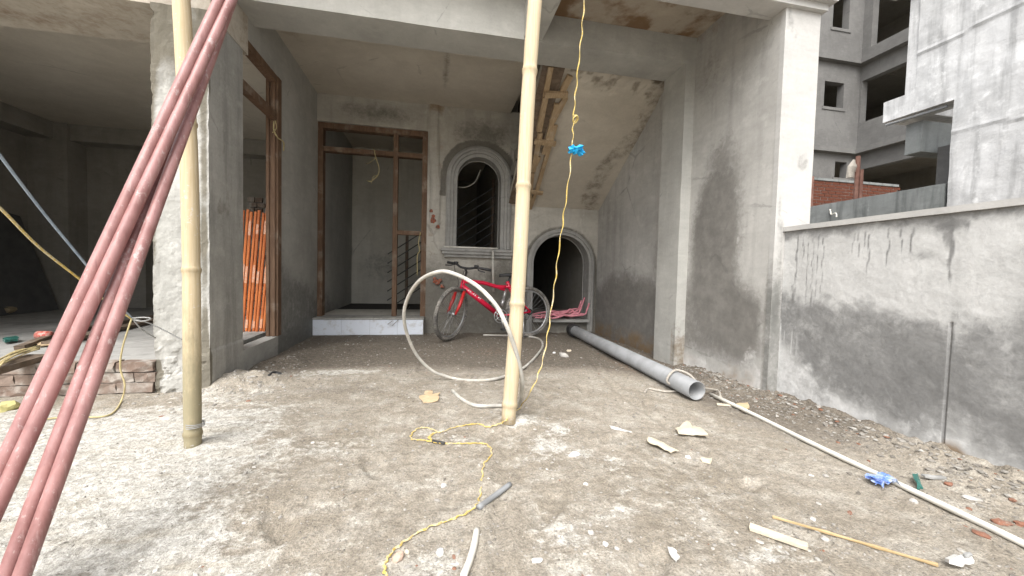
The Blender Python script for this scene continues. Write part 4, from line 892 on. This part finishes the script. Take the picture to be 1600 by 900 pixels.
ch = MB(); ch.ring((bb[0], -.05, bb[2]), (0, 1, 0), .085, .006, 32, 6); ch.ring((bb[0], -.05, bb[2]), (0, 1, 0), .05, .006, 24, 6)
for k in range(5): a = k*1.2566; ch.tube([(bb[0], -.05, bb[2]), (bb[0]+.085*math.cos(a), -.05, bb[2]+.085*math.sin(a))], .007, 6)
cr = bpart(ch, 'crankset', M['alloy'])
for s, dx, dz in ((-1, .03, -.165), (1, -.03, .165)):
    bpart(MB().tube([(bb[0], s*.065, bb[2]), (bb[0]+dx, s*.075, bb[2]+dz)], .010, 8), 'crank_arm', M['alloy'], cr)
    bpart(MB().box(bb[0]+dx-.045, bb[0]+dx+.045, s*.08 if s > 0 else -.17, .17 if s > 0 else -.08, bb[2]+dz-.012, bb[2]+dz+.012), 'pedal', M['black'], cr, smooth=False)
cn = MB().tube([(bb[0], -.045, bb[2]+.085), (.53, -.04, RW+.04)], .004, 5).tube([(bb[0], -.045, bb[2]-.085), (.50, -.04, RW-.10), (.53, -.04, RW-.04)], .004, 5).ring((.53, -.042, RW), (0, 1, 0), .035, .008, 20, 6)
bpart(cn, 'chain', M['black'])
dc = MB(); dd = (bb-hb_)/np.linalg.norm(bb-hb_)
for k in range(9):
    q = hb_+np.array([0, 0, .04])+dd*(.10+k*.026); up = np.array([-dd[2], 0, dd[0]])*-1
    if k % 3 != 2 or k < 2: dc.beam(q+up*.010+np.array([0, -.0335, 0]), q+up*-.008+dd*.008+np.array([0, -.0335, 0]), .012, .003, (0, 1, 0))
bpart(dc, 'decal', M['decal'], smooth=False)
bpart(MB().tube([(.43, -.06, .31), (.40, -.13, .01)], .007, 6), 'kickstand', M['alloy'])
# --- window leftovers: white conduit on the sill and hanging down
a, b = AY(693, 387, YB-.09), AY(778, 390, YB-.09); tag(MB().tube([(a[0], YB-.09, WS+.016-.012), (b[0], YB-.09, WS+.016-.012)], .013, 8).build('conduit_piece', M['pvc_white'], smooth=True), 'white conduit length lying along the arched window sill', 'pipe')
a, b = AY(770, 391, YB-.13), AY(771, 456, YB-.13); tag(MB().tube([a, b], .017, 8).build('conduit_piece', M['hose'], smooth=True), 'grey pipe hanging down from the window sill behind the bicycle', 'pipe')
# --- pink conduits in the niche
pk = thing('conduit_bundle', 'tangled pink flexible conduits lying on the ledge of the arched niche', 'conduit', (1.8, 5.25, .2))
for k in range(9):
    rg = np.random.default_rng(k+5); yy = 5.20+.025*k; P = []
    x0 = 1.28+rg.uniform(0, .3); x1 = 1.98+rg.uniform(-.05, .14)
    for t in np.linspace(0, 1, 7): P.append((x0+(x1-x0)*t, yy+rg.normal(0, .018), .222+.008*(k % 3)+abs(rg.normal(0, .03))+.02*k*t*.6))
    if k in (3, 6, 8, 1): P += [(P[-1][0]+.05, yy+.02, P[-1][2]+.07), (P[-1][0]+.085, yy+.03, P[-1][2]+.16)]
    MB().tube(cat(P, 5), .0125, 8).build('conduit', M['pink'], pk, smooth=True)
# --- large PVC pipe, its cap, rope, and thin pipe
pa, pbn = G(897, 517, .078), G(1089, 608, .078); pa[2] = .085; pbn[2] = float(gz(pbn[0], pbn[1]))+.075
pv = thing('drain_pipe', 'long grey plastic drain pipe on the ground along the damp side wall', 'pipe', (pbn[0], pbn[1], 0))
dirp = (pbn-pa)/np.linalg.norm(pbn-pa); rr = .066
mb = MB(); N = 28
for (ra, pos) in ((rr, pa), (rr, pbn), (rr-.006, pbn), (rr-.006, pbn-dirp*.9)):
    u = np.cross(dirp, [0, 0, 1]); u /= np.linalg.norm(u); v = np.cross(u, dirp)
    for j in range(N): a = 2*math.pi*j/N; mb.v.append(tuple(pos+ra*(math.cos(a)*u+math.sin(a)*v)))
for i in range(3):
    for j in range(N): mb.f.append((i*N+j, i*N+(j+1) % N, (i+1)*N+(j+1) % N, (i+1)*N+j))
mb.f.append(tuple(3*N+j for j in range(N)))
mb.build('pipe', M['pvc_grey'], pv, smooth=True)
MB().tube([pa-dirp*.10, pa-dirp*.09, pa+dirp*.05], [.07, .085, .085], 20).build('end_cap', M['black'], pv)
rl = [on(1007, 615, .008), on(1013, 609, .008), on(1028, 612, .01), on(1042, 614, .01), on(1060, 612, .012)]
q = pbn-dirp*.23; u = np.cross(dirp, [0, 0, 1]); u /= np.linalg.norm(u); v = np.array([0, 0, 1.0])
rl += [q+(-u if u[0] > 0 else u)*.085+v*.0, q+(-u if u[0] > 0 else u)*.05+v*.068, q+v*.084, q+(u if u[0] > 0 else -u)*.06+v*.062+dirp*.06, q+(u if u[0] > 0 else -u)*.092+dirp*.15]
rl += [on(1121, 612, .008), on(1126, 622, .008)]
tag(MB().tube(cat(rl, 6), .0085, 7).build('rope', M['rope'], smooth=True), 'dirty rope end looped over the mouth of the big drain pipe', 'rope')
tw = [on(1110, 620, .02), on(1200, 664, .014), on(1300, 711, .014), on(1400, 760, .016), on(1500, 808, .016), on(1600, 857, .016), on(1660, 888, .016)]
a, b = tw[0], tw[-1]; tw = [a+(b-a)*t+np.array([.006*math.sin(9*t), 0, 0]) for t in np.linspace(0, 1, 12)]
tag(MB().tube(tw, .0118, 10).build('water_pipe', M['pvc_white'], smooth=True), 'long thin white pipe lying in the dirt beside the boundary wall', 'pipe')
def pipepiece(px, label, r, mat='pvc_white', name='pipe_offcut'):
    P = cat([on(x, y, r*.9) for x, y in px], 5); tag(MB().tube(P, r, 10, caps=True).build(name, M[mat], smooth=True), label, 'pipe')
pipepiece([(748, 797), (772, 779), (797, 760)], 'straight pale pipe offcut lying beside the yellow wire', .0105, 'pvc_grey')
pipepiece([(745, 832), (741, 855), (734, 880), (724, 905)], 'short curved white pipe piece at the near edge of the yard', .0105)
def flat(pxs, label, name, catg, mat, thk=.004, lift=.001, warp=.008, group=None):
    P = [on(x, y) for x, y in pxs]; z = np.mean([p[2] for p in P])+lift
    return tag(MB().sheet([(p[0], p[1]) for p in P], z, thk, warp).build(name, M[mat]), label, catg, group)
def stick(p, q, wd, tk, label, mat, catg='stick', name='stick'):
    a, b = on(*p, lift=tk/2+.004), on(*q, lift=tk/2+.004); tag(MB().beam(a, b, wd, tk, (0, 0, 1), .001).build(name, M[mat]), label, catg)
stick((1172, 827), (1262, 859), .030, .010, 'flat pale lath with worn face lying in the dirt', 'cream', 'lath', 'lath')
pst = cat([on(1207, 810, .006), on(1290, 835, .008), on(1370, 858, .006), on(1465, 886, .006)], 4)
tag(MB().tube(pst, [.0045+.002*(i % 4 == 0) for i in range(len(pst))], 6).build('stick', M['stick']), 'long thin split bamboo stick on the ground near the white lath', 'stick')
stick((1120, 633), (1168, 637), .022, .006, 'short pale strip of wood under the thin white pipe', 'cream', 'wood strip', 'wood_strip')
flat([(1150, 634), (1168, 630), (1171, 639), (1160, 645)], 'tan wood chip leaning by the thin white pipe at the wall foot', 'wood_chip', 'wood chip', 'card', .008)
flat([(655, 620), (688, 616), (684, 628), (662, 631)], 'torn square of brown cardboard on the ground', 'cardboard', 'cardboard', 'card', .004)
flat([(664, 613), (676, 612), (675, 617), (663, 618)], 'small cardboard bit next to the torn square', 'cardboard', 'cardboard', 'card', .004)
flat([(1055, 675), (1073, 664), (1085, 670), (1106, 682), (1100, 687), (1082, 684), (1060, 683)], 'largest piece of torn cream paper lying in the dirt', 'torn_paper', 'paper', 'cream', .004, .006, .02)
flat([(1012, 690), (1025, 692), (1040, 700), (1060, 708), (1048, 713), (1030, 704), (1015, 698)], 'long ragged strip of torn cream paper', 'torn_paper', 'paper', 'cream', .004, .006, .018)
flat([(952, 667), (970, 671), (988, 677), (980, 679), (955, 671)], 'narrow white plastic splinter lying in the dirt', 'plastic_strip', 'plastic strip', 'paper', .004)
flat([(1095, 717), (1112, 721), (1110, 726), (1097, 723)], 'small cream paper scrap past the ragged strip', 'torn_paper', 'paper', 'cream', .004)
flat([(1043, 860), (1052, 861), (1062, 876), (1056, 881), (1049, 874)], 'flat white chip of broken tile near the white lath', 'tile_chip', 'chip', 'paper', .006)
flat([(1476, 883), (1490, 879), (1512, 879), (1522, 886), (1505, 893), (1482, 892)], 'crumpled white face mask lying in the dirt', 'face_mask', 'mask', 'paper', .010, .006, .02)
flat([(1503, 884), (1514, 882), (1519, 887), (1508, 889)], 'grey folded patch lying on the white face mask', 'cloth_patch', 'patch', 'wire', .004, .034, .004)
flat([(1425, 750), (1433, 748), (1442, 770), (1432, 771)], 'dark green glass shard beside the thin white pipe', 'glass_shard', 'glass shard', 'green', .008, .012)
flat([(1438, 748), (1472, 745), (1478, 749), (1445, 751)], 'flat grey stone slate by the foot of the boundary wall', 'slate_piece', 'slate', 'wire', .008)
bg_ = MB(); bp = on(1376, 757)
for k in range(7):
    V = []; rg = np.random.default_rng(k)
    for i in range(6):
        for j in range(4): V.append(bp+np.array([(i/5-.5)*.085+rg.normal(0, .005), (j/3-.5)*.03+.007*k-.024+rg.normal(0, .005), .008+.022*abs(math.sin(i*1.3+k))+rg.uniform(0, .012)]))
    bg_.add(V, [(i*4+j, i*4+j+1, i*4+j+5, i*4+j+4) for i in range(5) for j in range(3)])
tag(bg_.build('plastic_wrapper', M['bag']), 'crumpled blue and clear plastic wrapper against the thin white pipe', 'wrapper')
# stones
def rock(c, sx, sy, sz, seed, rot=0):
    rg = np.random.default_rng(seed); t = (1+5**.5)/2
    V = np.array([(-1, t, 0), (1, t, 0), (-1, -t, 0), (1, -t, 0), (0, -1, t), (0, 1, t), (0, -1, -t), (0, 1, -t), (t, 0, -1), (t, 0, 1), (-t, 0, -1), (-t, 0, 1)], float)/1.9
    Fc = [(0, 11, 5), (0, 5, 1), (0, 1, 7), (0, 7, 10), (0, 10, 11), (1, 5, 9), (5, 11, 4), (11, 10, 2), (10, 7, 6), (7, 1, 8), (3, 9, 4), (3, 4, 2), (3, 2, 6), (3, 6, 8), (3, 8, 9), (4, 9, 5), (2, 4, 11), (6, 2, 10), (8, 6, 7), (9, 8, 1)]
    ed = {}; V = list(V)
    def mid(a, b):
        k = (min(a, b), max(a, b))
        if k not in ed: V.append((V[a]+V[b])/2*1.12); ed[k] = len(V)-1
        return ed[k]
    F2 = []
    for a, b, cc in Fc:
        x, y, z = mid(a, b), mid(b, cc), mid(cc, a); F2 += [(a, x, z), (b, y, x), (cc, z, y), (x, y, z)]
    V = np.array(V)*(1+rg.normal(0, .11, (len(V), 1)))+rg.normal(0, .04, (len(V), 3)); V[:, 2] = np.maximum(V[:, 2], -.55)
    V = V*np.array([sx, sy, sz]); cr, sr = math.cos(rot), math.sin(rot); V = V@np.array([[cr, sr, 0], [-sr, cr, 0], [0, 0, 1]])
    return V+np.array(c), F2
def stone(px, s, label, mat, seed, asp=(1, .8, .6), catg='stone', name='stone'):
    p = on(*px, lift=s*asp[2]*.3); V, Fc = rock(p, s*asp[0], s*asp[1], s*asp[2], seed, seed*.7); tag(mk(name, V, Fc, M[mat]), label, catg, 'loose stones on the yard')
stone((622, 873), .021, 'angular pinkish stone touching the yellow wire', 'pinkstone', 1)
stone((636, 863), .009, 'small cream chip on the pinkish stone by the yellow wire', 'cream', 21)
stone((688, 864), .015, 'white lime lump beside the curved white pipe piece', 'whitestone', 2)
stone((881, 557), .045, 'grey fist sized stone behind the yellow wire near the niche', 'stone', 3, (1.3, .8, .7))
stone((889, 549), .028, 'cream lump of mortar resting against the grey fist sized stone', 'cream', 4)
stone((866, 552), .020, 'small white stone beside the grey fist sized stone', 'whitestone', 5)
stone((923, 833), .013, 'grey stone in the lime patch near the yard centre', 'stone', 6)
stone((946, 851), .011, 'round white pebble next to the lime patch', 'whitestone', 7)
stone((964, 858), .009, 'small grey pebble after the round white pebble', 'stone', 8)
stone((839, 877), .013, 'flat white stone at the near edge of the yard', 'whitestone', 9, (1.3, .7, .5))
stone((693, 760), .014, 'white pebble alone between yellow wire and whitish dust', 'whitestone', 10)
stone((1075, 715), .014, 'white stone between the torn paper scraps', 'whitestone', 12)
stone((915, 757), .010, 'tiny white stone alone in the brown soil', 'whitestone', 13)
stone((897, 711), .026, 'pale flat stone in the white patch past the pale bamboo', 'whitestone', 14, (1.2, .9, .4))
stone((1270, 812), .010, 'small round white pebble just above the bamboo stick', 'whitestone', 15)
stone((1289, 843), .013, 'grey pebble touching the bamboo stick', 'stone', 16)
stone((1518, 780), .022, 'pale flat stone at the foot of the boundary wall', 'stone', 17, (1.4, .8, .4))
stone((1482, 757), .016, 'orange brick chip beside the grey slate', 'redbrick', 18, (1.2, .8, .5), 'brick chip', 'brick_chip')
stone((1328, 802), .013, 'bright orange brick chip alone in the brown dirt', 'redbrick', 19, (1.3, .6, .4), 'brick chip', 'brick_chip')
stone((1533, 836), .018, 'largest red brick fragment beside the thin white pipe', 'redbrick', 20, (1.4, .9, .45), 'brick fragment', 'brick_fragment')
stone((1565, 818), .022, 'broad red brick fragment half buried under the thin white pipe', 'redbrick', 22, (1.2, 1, .45), 'brick fragment', 'brick_fragment')
stone((1595, 820), .018, 'red brick fragment at the very edge beside the boundary wall', 'redbrick', 23, (1, 1, .5), 'brick fragment', 'brick_fragment')
stone((1427, 784), .016, 'dark grey stone under the green glass shard', 'stone', 24)
stone((12, 640), .05, 'pale yellow lump of foam by the brick plinth', 'foam', 25, (1, .9, .8), 'lump', 'foam_lump')
tag(MB().tube(cat([on(420, 588, .008), on(428, 584, .012), on(440, 586, .01)], 4), .009, 6).build('rubber_scrap', M['black']), 'black rubber scrap in the dust by the side opening', 'scrap')
# --- living-room clutter
FZ = .206
def rf(px, py, l=0): return G(px, py, FZ)+np.array([0, 0, l])
pl0, pl1 = rf(8, 492, .05), rf(105, 476, .05)
mb = MB().tube([pl0, pl0+(pl1-pl0)*.6, pl1], .045, 12, caps=False); mb.tube([pl0+(pl1-pl0)*.001, pl0+(pl1-pl0)*.3], .033, 12); tag(mb.build('bamboo_length', M['drybam'], smooth=True), 'hollow bamboo length lying on the dim room floor', 'bamboo')
for (p, q, wd, tk, lab) in (((78, 541), (246, 502), .10, .03, 'dark muddy plank lying behind the steel pipes, nearer to the plinth'), ((112, 520), (248, 496), .08, .03, 'narrow dark plank lying behind the steel pipes, nearer to the room'), ((-30, 590), (62, 562), .10, .04, 'brown timber offcut on the plinth with straw over it'), ((30, 548), (75, 530), .05, .03, 'short weathered wood strip lying on the room floor')):
    tag(MB().beam(rf(*p, .02), rf(*q, .02), wd, tk, (0, 0, 1), .002).build('plank', M['plank']), lab, 'plank')
mb = MB()
for k in range(8):
    rg = np.random.default_rng(k+40); mb.tube(cat([rf(-10+rg.uniform(-10, 10), 585+rg.uniform(-4, 6), .055), rf(25, 571+rg.uniform(-4, 4), .06+rg.uniform(0, .02)), rf(62, 556+rg.uniform(-4, 4), .06)], 4), .004, 5)
tag(mb.build('straw_cord', M['oldyellow'], smooth=True), 'loose straw coloured cords lying over the brown timber', 'cord')
cp = rf(69, 530); tag(MB().tube([cp+np.array([-.04, 0, .035]), cp+np.array([.05, -.01, .035])], .034, 14).build('tin_can', M['tinred'], smooth=True), 'crushed red tin can lying on the dusty room floor', 'can')
P = [rf(x, y) for x, y in ((58, 537), (79, 536), (80, 541), (60, 543))]; tag(MB().sheet([(p[0], p[1]) for p in P], FZ+.004, .008, .01).build('cardboard', M['card']), 'brown cardboard flap beneath the red tin can', 'cardboard')
P = [rf(x, y) for x, y in ((4, 534), (24, 530), (28, 535), (8, 538))]; tag(MB().sheet([(p[0], p[1]) for p in P], FZ+.006, .02, .01).build('plastic_scrap', M['green']), 'dark green plastic scrap lying on the room floor', 'scrap')
V = [np.array(p) for p in ((-4.92, 5.55, .205), (-4.92, 6.28, .205), (-5.27, 6.22, 1.42), (-5.27, 5.50, 1.55))]; V = V+[p+np.array([-.02, 0, -.006]) for p in V]
tag(mk('leaning_board', V, [(0, 1, 2, 3), (7, 6, 5, 4), (0, 4, 5, 1), (1, 5, 6, 2), (2, 6, 7, 3), (3, 7, 4, 0)], M['grime']), 'large grey board leaning on the back wall of the dim room', 'board')
lt = MB()
for k in range(4): lt.box(-2.75+.02*k, -2.15, 5.6+.02*k, 5.85, .206+k*.10, .29+k*.10)
lt.box(-2.45, -2.3, 5.62, 5.72, .62, 1.05)
tag(lt.build('board_stack', M['plank']), 'dark stack of boards deep in the dim room beside the pillar', 'boards')
# cables from the left to the pillar
k0 = AY(206, 497, 2.75)
tag(MB().tube(cat([AY(-60, 160, 1.7), AY(0, 243, 1.9), AY(70, 335, 2.2), AY(135, 414, 2.45), AY(175, 465, 2.65), k0], 6), .0055, 6).build('cable', M['bluewire'], smooth=True), 'blue grey cable stretched tight behind the steel pipes', 'cable')
tag(MB().tube(cat([AY(-60, 275, 1.7), AY(0, 325, 1.9), AY(60, 385, 2.2), AY(123, 435, 2.45), AY(175, 478, 2.65), k0+np.array([0, .01, -.01])], 6), .0055, 6).build('cable', M['yellow'], smooth=True), 'yellow cable stretched below the blue grey one behind the steel pipes', 'cable')
mb = MB()
for P in ([k0, AY(240, 508, 2.85), AY(285, 531, 2.938), AY(289, 534, 2.942)], [k0, AY(222, 515, 2.8), AY(243, 528, 2.93)], [k0, AY(225, 496, 2.7), AY(236, 498, 2.7), AY(222, 502, 2.72), k0+np.array([.01, 0, -.01])], [k0, AY(197, 488, 2.72), AY(190, 480, 2.7)]):
    mb.tube(cat(P, 5), .004, 5)
tag(mb.build('binding_wire', M['wire'], smooth=True), 'grey binding wire tying the cables to the rough pillar', 'wire')
tag(MB().tube(cat([k0, AY(200, 515, 2.75), AY(191, 545, 2.76), AY(188, 575, 2.78), AY(195, 602, 2.78), on(190, 628, .01), on(178, 646, .008), on(160, 653, .008), on(130, 654, .008), on(90, 655, .008), on(60, 660, .008), on(20, 668, .008)], 6), .005, 6).build('cord', M['oldyellow'], smooth=True), 'pale yellow cord hanging past the brick plinth down to the dust', 'cord')
# wires in the doorways
tag(MB().tube(cat([AY(584, 232, 5.36), AY(587, 246, 5.35), AY(592, 262, 5.34), AY(590, 274, 5.33), AY(580, 283, 5.33), AY(574, 282, 5.33)], 5), .006, 5).tube(cat([AY(590, 274, 5.33), AY(583, 276, 5.32), AY(580, 287, 5.32)], 4), .004, 5).tube(cat([AY(588, 246, 5.35), AY(578, 254, 5.33), AY(572, 256, 5.33)], 4), .004, 5).build('wire', M['oldyellow'], smooth=True), 'kinked wire dangling from the transom of the back doorway', 'wire')
tag(MB().tube(cat([AX(428, 190, -1.46), AX(428, 203, -1.45), AX(434, 215, -1.44), AX(443, 222, -1.44), AX(443, 236, -1.45)], 5), .006, 5).tube(cat([AX(430, 188, -1.46), AX(432, 200, -1.45), AX(426, 207, -1.44)], 4), .004, 5).build('wire', M['oldyellow'], smooth=True), 'kinked wire hanging on the timber frame of the side opening', 'wire')
tag(MB().tube(cat([AY(657, 363, 5.36), AY(654, 380, 5.35), AY(656, 392, 5.35), AY(652, 400, 5.35), AY(652, 430, 5.36)], 5), .007, 5).build('cord', M['oldyellow'], smooth=True), 'pale cord hanging from the low rail of the back doorway', 'cord')
tag(MB().tube(cat([AY(715, 292, 5.6), AY(730, 292, 5.6), AY(743, 283, 5.6), AY(751, 265, 5.6)], 6), .006, 6).build('wire', M['hose'], smooth=True), 'pale curved wire hanging inside the arched window', 'wire')
for k, P in enumerate(([(640, 482), (622, 500), (600, 519), (578, 524)], [(632, 484), (612, 502), (590, 516), (560, 527)])):
    PP = [rf(P[0][0], P[0][1], .03), AY(P[1][0], P[1][1], 5.17), on(P[2][0], P[2][1], .008), on(P[3][0], P[3][1], .006)]
    tag(MB().tube(cat(PP, 6), .0045, 5).build('wire', M['wire'], smooth=True), ('grey wire draped over the white tiled step, ending nearer the middle', 'grey wire draped over the white tiled step, reaching farther into the yard')[k], 'wire')
# --- orange wrapped trims
ob = thing('trim_bundle', 'bundle of orange film wrapped trim lengths leaning inside the side opening', 'trims', (-1.78, 4.3, .2))
rows = []
for k in range(9):
    xb = -1.915+.032*k; yb = 4.27+(.012 if k % 2 else 0); xt = -1.89+.036*k; hgt = 1.19+.05*_h(k, 3, 2)
    a = np.array([xb, yb, .203]); b = np.array([xt, yb+.12, .2+hgt]); bd = MB().tube([a, b], .0135, 8).build('trim', M['orange'], ob)
    rows.append((a, b))
for t0, t1 in ((.03, .12), (.40, .55), (.80, .93)):
    for (a, b) in rows[::1]:
        if _h(a[0]*50, t0, 4) > .5: MB().beam(a+(b-a)*t0+np.array([0, -.0135, 0]), a+(b-a)*(t1-.05*_h(a[0]*31, t1, 5))+np.array([0, -.0135, 0]), .022, .002, (0, 1, 0)).build('film', M['film'], ob)
# brick pier seen through the side opening
bp_ = thing('brick_pier', 'bare brick pier in the dim room seen above the orange trims', 'pier', (-2.6, 6.0, 1.3))
p0, p1 = AY(388, 307, 6.3), AY(413, 332, 6.3)
MB().box(p0[0]-.02, p1[0]+.02, 6.32, 6.5, .2, p0[2]).build('core', M['mortar'], bp_)
nc = 22; hh = .075
for c in range(nc):
    z = p0[2]-(c+1)*hh
    if z < .25: break
    for i in range(2):
        x = p0[0]+i*(p1[0]-p0[0])/2+(.03 if c % 2 else 0)-.01; bw2 = (p1[0]-p0[0])/2-.012
        V = bm[c % 5]; o = bpy.data.objects.new('brick', V); COL.objects.link(o); o.parent = bp_; o.scale = (bw2/.205, .5, 1); o.location = np.array([x, 6.285, z])-wloc(bp_)
# --- stair railing inside
sr = thing('stair_railing', 'dark slanting stair rails inside the room behind the window and door', 'railing', (.5, 6.6, .2))
ra, rb_ = AY(722, 380, 6.6), AY(775, 346, 6.6); slope = (rb_[2]-ra[2])/(rb_[0]-ra[0])
for k in range(7):
    off = (k-2)*.15
    MB().tube([(-.75, 6.6, max(.25, ra[2]+(-.75-ra[0])*slope+off)), (1.0, 6.6, ra[2]+(1.0-ra[0])*slope+off)] if ra[2]+(-.75-ra[0])*slope+off > .25 else [(ra[0]+(.25-off-ra[2])/slope, 6.6, .25), (1.0, 6.6, ra[2]+(1.0-ra[0])*slope+off)], .009, 6).build('rail', M['grime'], sr)
for x in (-.45, .95): MB().tube([(x, 6.62, .22), (x, 6.62, ra[2]+(x-ra[0])*slope+.75)], .025, 8).build('post', M['plank'], sr)

# ================================================================== GRAVEL (nobody could count it)
def gravel(n, seed):
    rg = np.random.default_rng(seed); t = (1+5**.5)/2
    B = np.array([(-1, t, 0), (1, t, 0), (-1, -t, 0), (1, -t, 0), (0, -1, t), (0, 1, t), (0, -1, -t), (0, 1, -t), (t, 0, -1), (t, 0, 1), (-t, 0, -1), (-t, 0, 1)], float)/1.9
    Fc = np.array([(0, 11, 5), (0, 5, 1), (0, 1, 7), (0, 7, 10), (0, 10, 11), (1, 5, 9), (5, 11, 4), (11, 10, 2), (10, 7, 6), (7, 1, 8), (3, 9, 4), (3, 4, 2), (3, 2, 6), (3, 6, 8), (3, 8, 9), (4, 9, 5), (2, 4, 11), (6, 2, 10), (8, 6, 7), (9, 8, 1)])
    N = n*8; x = rg.uniform(-2.7, 2.38, N); y = rg.uniform(.75, 5.3, N)
    den = .10+.55*blob(x, y, -1.35, 3.0, .6, .35)+.5*blob(x, y, -1.3, 3.7, .3, .6)+.75*(1-sst(.0, .75, 2.4-x))*(1-sst(3.0, 3.6, y))+.5*blob(x, y, .5, 2.0, .6, .4)+.35*blob(x, y, .5, 1.1, .6, .4)+.35*blob(x, y, .1, 1.95, .6, .3)+.3*blob(x, y, 1.1, 1.0, .6, .4)
    den = den*(.25+1.4*sst(.4, .65, fbm(x*4, y*4, 301, 4))); den = np.where((x < -1.8) & (y > 2.93), 0, den)
    k = rg.uniform(0, 1, N) < den; x, y = x[k][:n], y[k][:n]; n = len(x)
    s = .0013+.0028*rg.pareto(3.0, n).clip(0, 3.2); s = s*(.75+.12*y)
    z = gz(x, y)+s*.15
    an = rg.uniform(0, 6.28, n); sc = np.stack([s*rg.uniform(.8, 1.5, n), s*rg.uniform(.6, 1.1, n), s*rg.uniform(.35, .75, n)], -1)
    V = B[None]*(1+rg.normal(0, .16, (n, 12, 1)))*sc[:, None]
    ca, sa = np.cos(an)[:, None], np.sin(an)[:, None]; VX = V[..., 0]*ca-V[..., 1]*sa; VY = V[..., 0]*sa+V[..., 1]*ca
    V = np.stack([VX+x[:, None], VY+y[:, None], V[..., 2]+z[:, None]], -1).reshape(-1, 3)
    FF = (Fc[None]+12*np.arange(n)[:, None, None]).reshape(-1, 3)
    d = gmask(x, y)[0]; tone = np.clip(rg.beta(1.3, 3.4, n)*.85+.5*d+.10-.1*sst(2.8, 4, y), 0, 1); red = (rg.uniform(0, 1, n) < .015+.04*(x > 1.5))*.9
    at = np.repeat(np.stack([tone, red, 0*tone], -1), 12, 0)
    return tag(mk('gravel', V, FF, M['gravel'], None, False, at, loc=(0, 2, 0)), kind='stuff')
gravel(13000, 5)
CL = [(.47, 2.10, .09), (.68, 2.0, .08), (.70, 1.72, .06), (.55, 1.75, .10), (.42, 1.15, .07), (1.05, 1.0, .10), (.9, 1.12, .08), (.15, 2.0, .10), (.03, 1.15, .06), (1.2, 1.62, .08), (1.05, 1.72, .07), (-.35, 3.1, .14), (-.2, 2.6, .12), (.9, 3.9, .2)]
def chips(n, seed):
    rg = np.random.default_rng(seed); V, Fs = [], []; k = 0; at = []
    while k < n:
        if rg.uniform() < .62: x, y = 2.36-abs(rg.normal(0, .11))-.02, rg.uniform(.8, 3.2)
        elif rg.uniform() < .38: x, y = rg.normal(-1.25, .16), rg.normal(3.05, .28)
        elif rg.uniform() < .6:
            cx, cy, cs = CL[int(rg.uniform()*len(CL))]; x, y = rg.normal(cx, cs), rg.normal(cy, cs*.7)
        else: x, y = rg.uniform(-1.4, 2.2), rg.uniform(.8, 5.0)
        if x > 2.37 or (x < -1.44 and y > 2.93) or y > 5.15: continue
        s = .004+.011*rg.uniform()**2.2; s = s*(1 if x > 1.6 or x < -.8 else .6)
        v, f = rock((x, y, float(gz(x, y))+s*.1), s*rg.uniform(.8, 1.6), s*rg.uniform(.6, 1), s*rg.uniform(.25, .6), k, rg.uniform(0, 6))
        f = np.array(f)+len(V)*42; V.append(v); Fs.append(f); at.append((rg.beta(1.5, 3)*.8+.12*(x < 0)+.25*(x < 1.5)*rg.uniform(), (rg.uniform() < .05)*.9, 0)); k += 1
    return tag(mk('rubble', np.vstack(V), np.vstack(Fs), M['gravel'], None, False, np.repeat(np.array(at), 42, 0), loc=(1, 2, 0)), kind='stuff')
chips(1500, 9)

def crumbs(n, seed):
    rg = np.random.default_rng(seed)
    B = np.array([(1, 0, 0), (-1, 0, 0), (0, 1, 0), (0, -1, 0), (0, 0, 1), (0, 0, -.6)], float)
    Fc = np.array([(0, 2, 4), (2, 1, 4), (1, 3, 4), (3, 0, 4), (2, 0, 5), (1, 2, 5), (3, 1, 5), (0, 3, 5)])
    y = .78+4.3*rg.uniform(0, 1, n*4)**1.7; x = rg.uniform(-1, 1, n*4)*(.55+1.25*y)+.25*y
    k = (x > -2.7) & (x < 2.38) & ~((x < -1.45) & (y > 2.93)) & (rg.uniform(0, 1, n*4) < .25+1.2*sst(.38, .65, fbm(x*5, y*5, 331, 4))); x, y = x[k][:n], y[k][:n]; n = len(x)
    s = (.0011+.0017*rg.pareto(3.5, n).clip(0, 2.5))*(.8+.22*y); an = rg.uniform(0, 6.28, n)
    V = B[None]*(1+rg.normal(0, .25, (n, 6, 1)))*np.stack([s*rg.uniform(.9, 1.7, n), s*rg.uniform(.6, 1.1, n), s*rg.uniform(.4, .9, n)], -1)[:, None]
    ca, sa = np.cos(an)[:, None], np.sin(an)[:, None]; z = gz(x, y)+s*.2
    V = np.stack([V[..., 0]*ca-V[..., 1]*sa+x[:, None], V[..., 0]*sa+V[..., 1]*ca+y[:, None], V[..., 2]+z[:, None]], -1).reshape(-1, 3)
    d = gmask(x, y)[0]; tone = np.clip(rg.beta(1.1, 2.2, n)*.8+.45*d, 0, 1)*np.where(rg.uniform(0, 1, n) < .3, .25, 1)
    return tag(mk('soil_crumbs', V, (Fc[None]+6*np.arange(n)[:, None, None]).reshape(-1, 3), M['gravel'], None, False, np.repeat(np.stack([tone, 0*tone, 0*tone], -1), 6, 0), loc=(0, 2, 0)), kind='stuff')
crumbs(26000, 77)
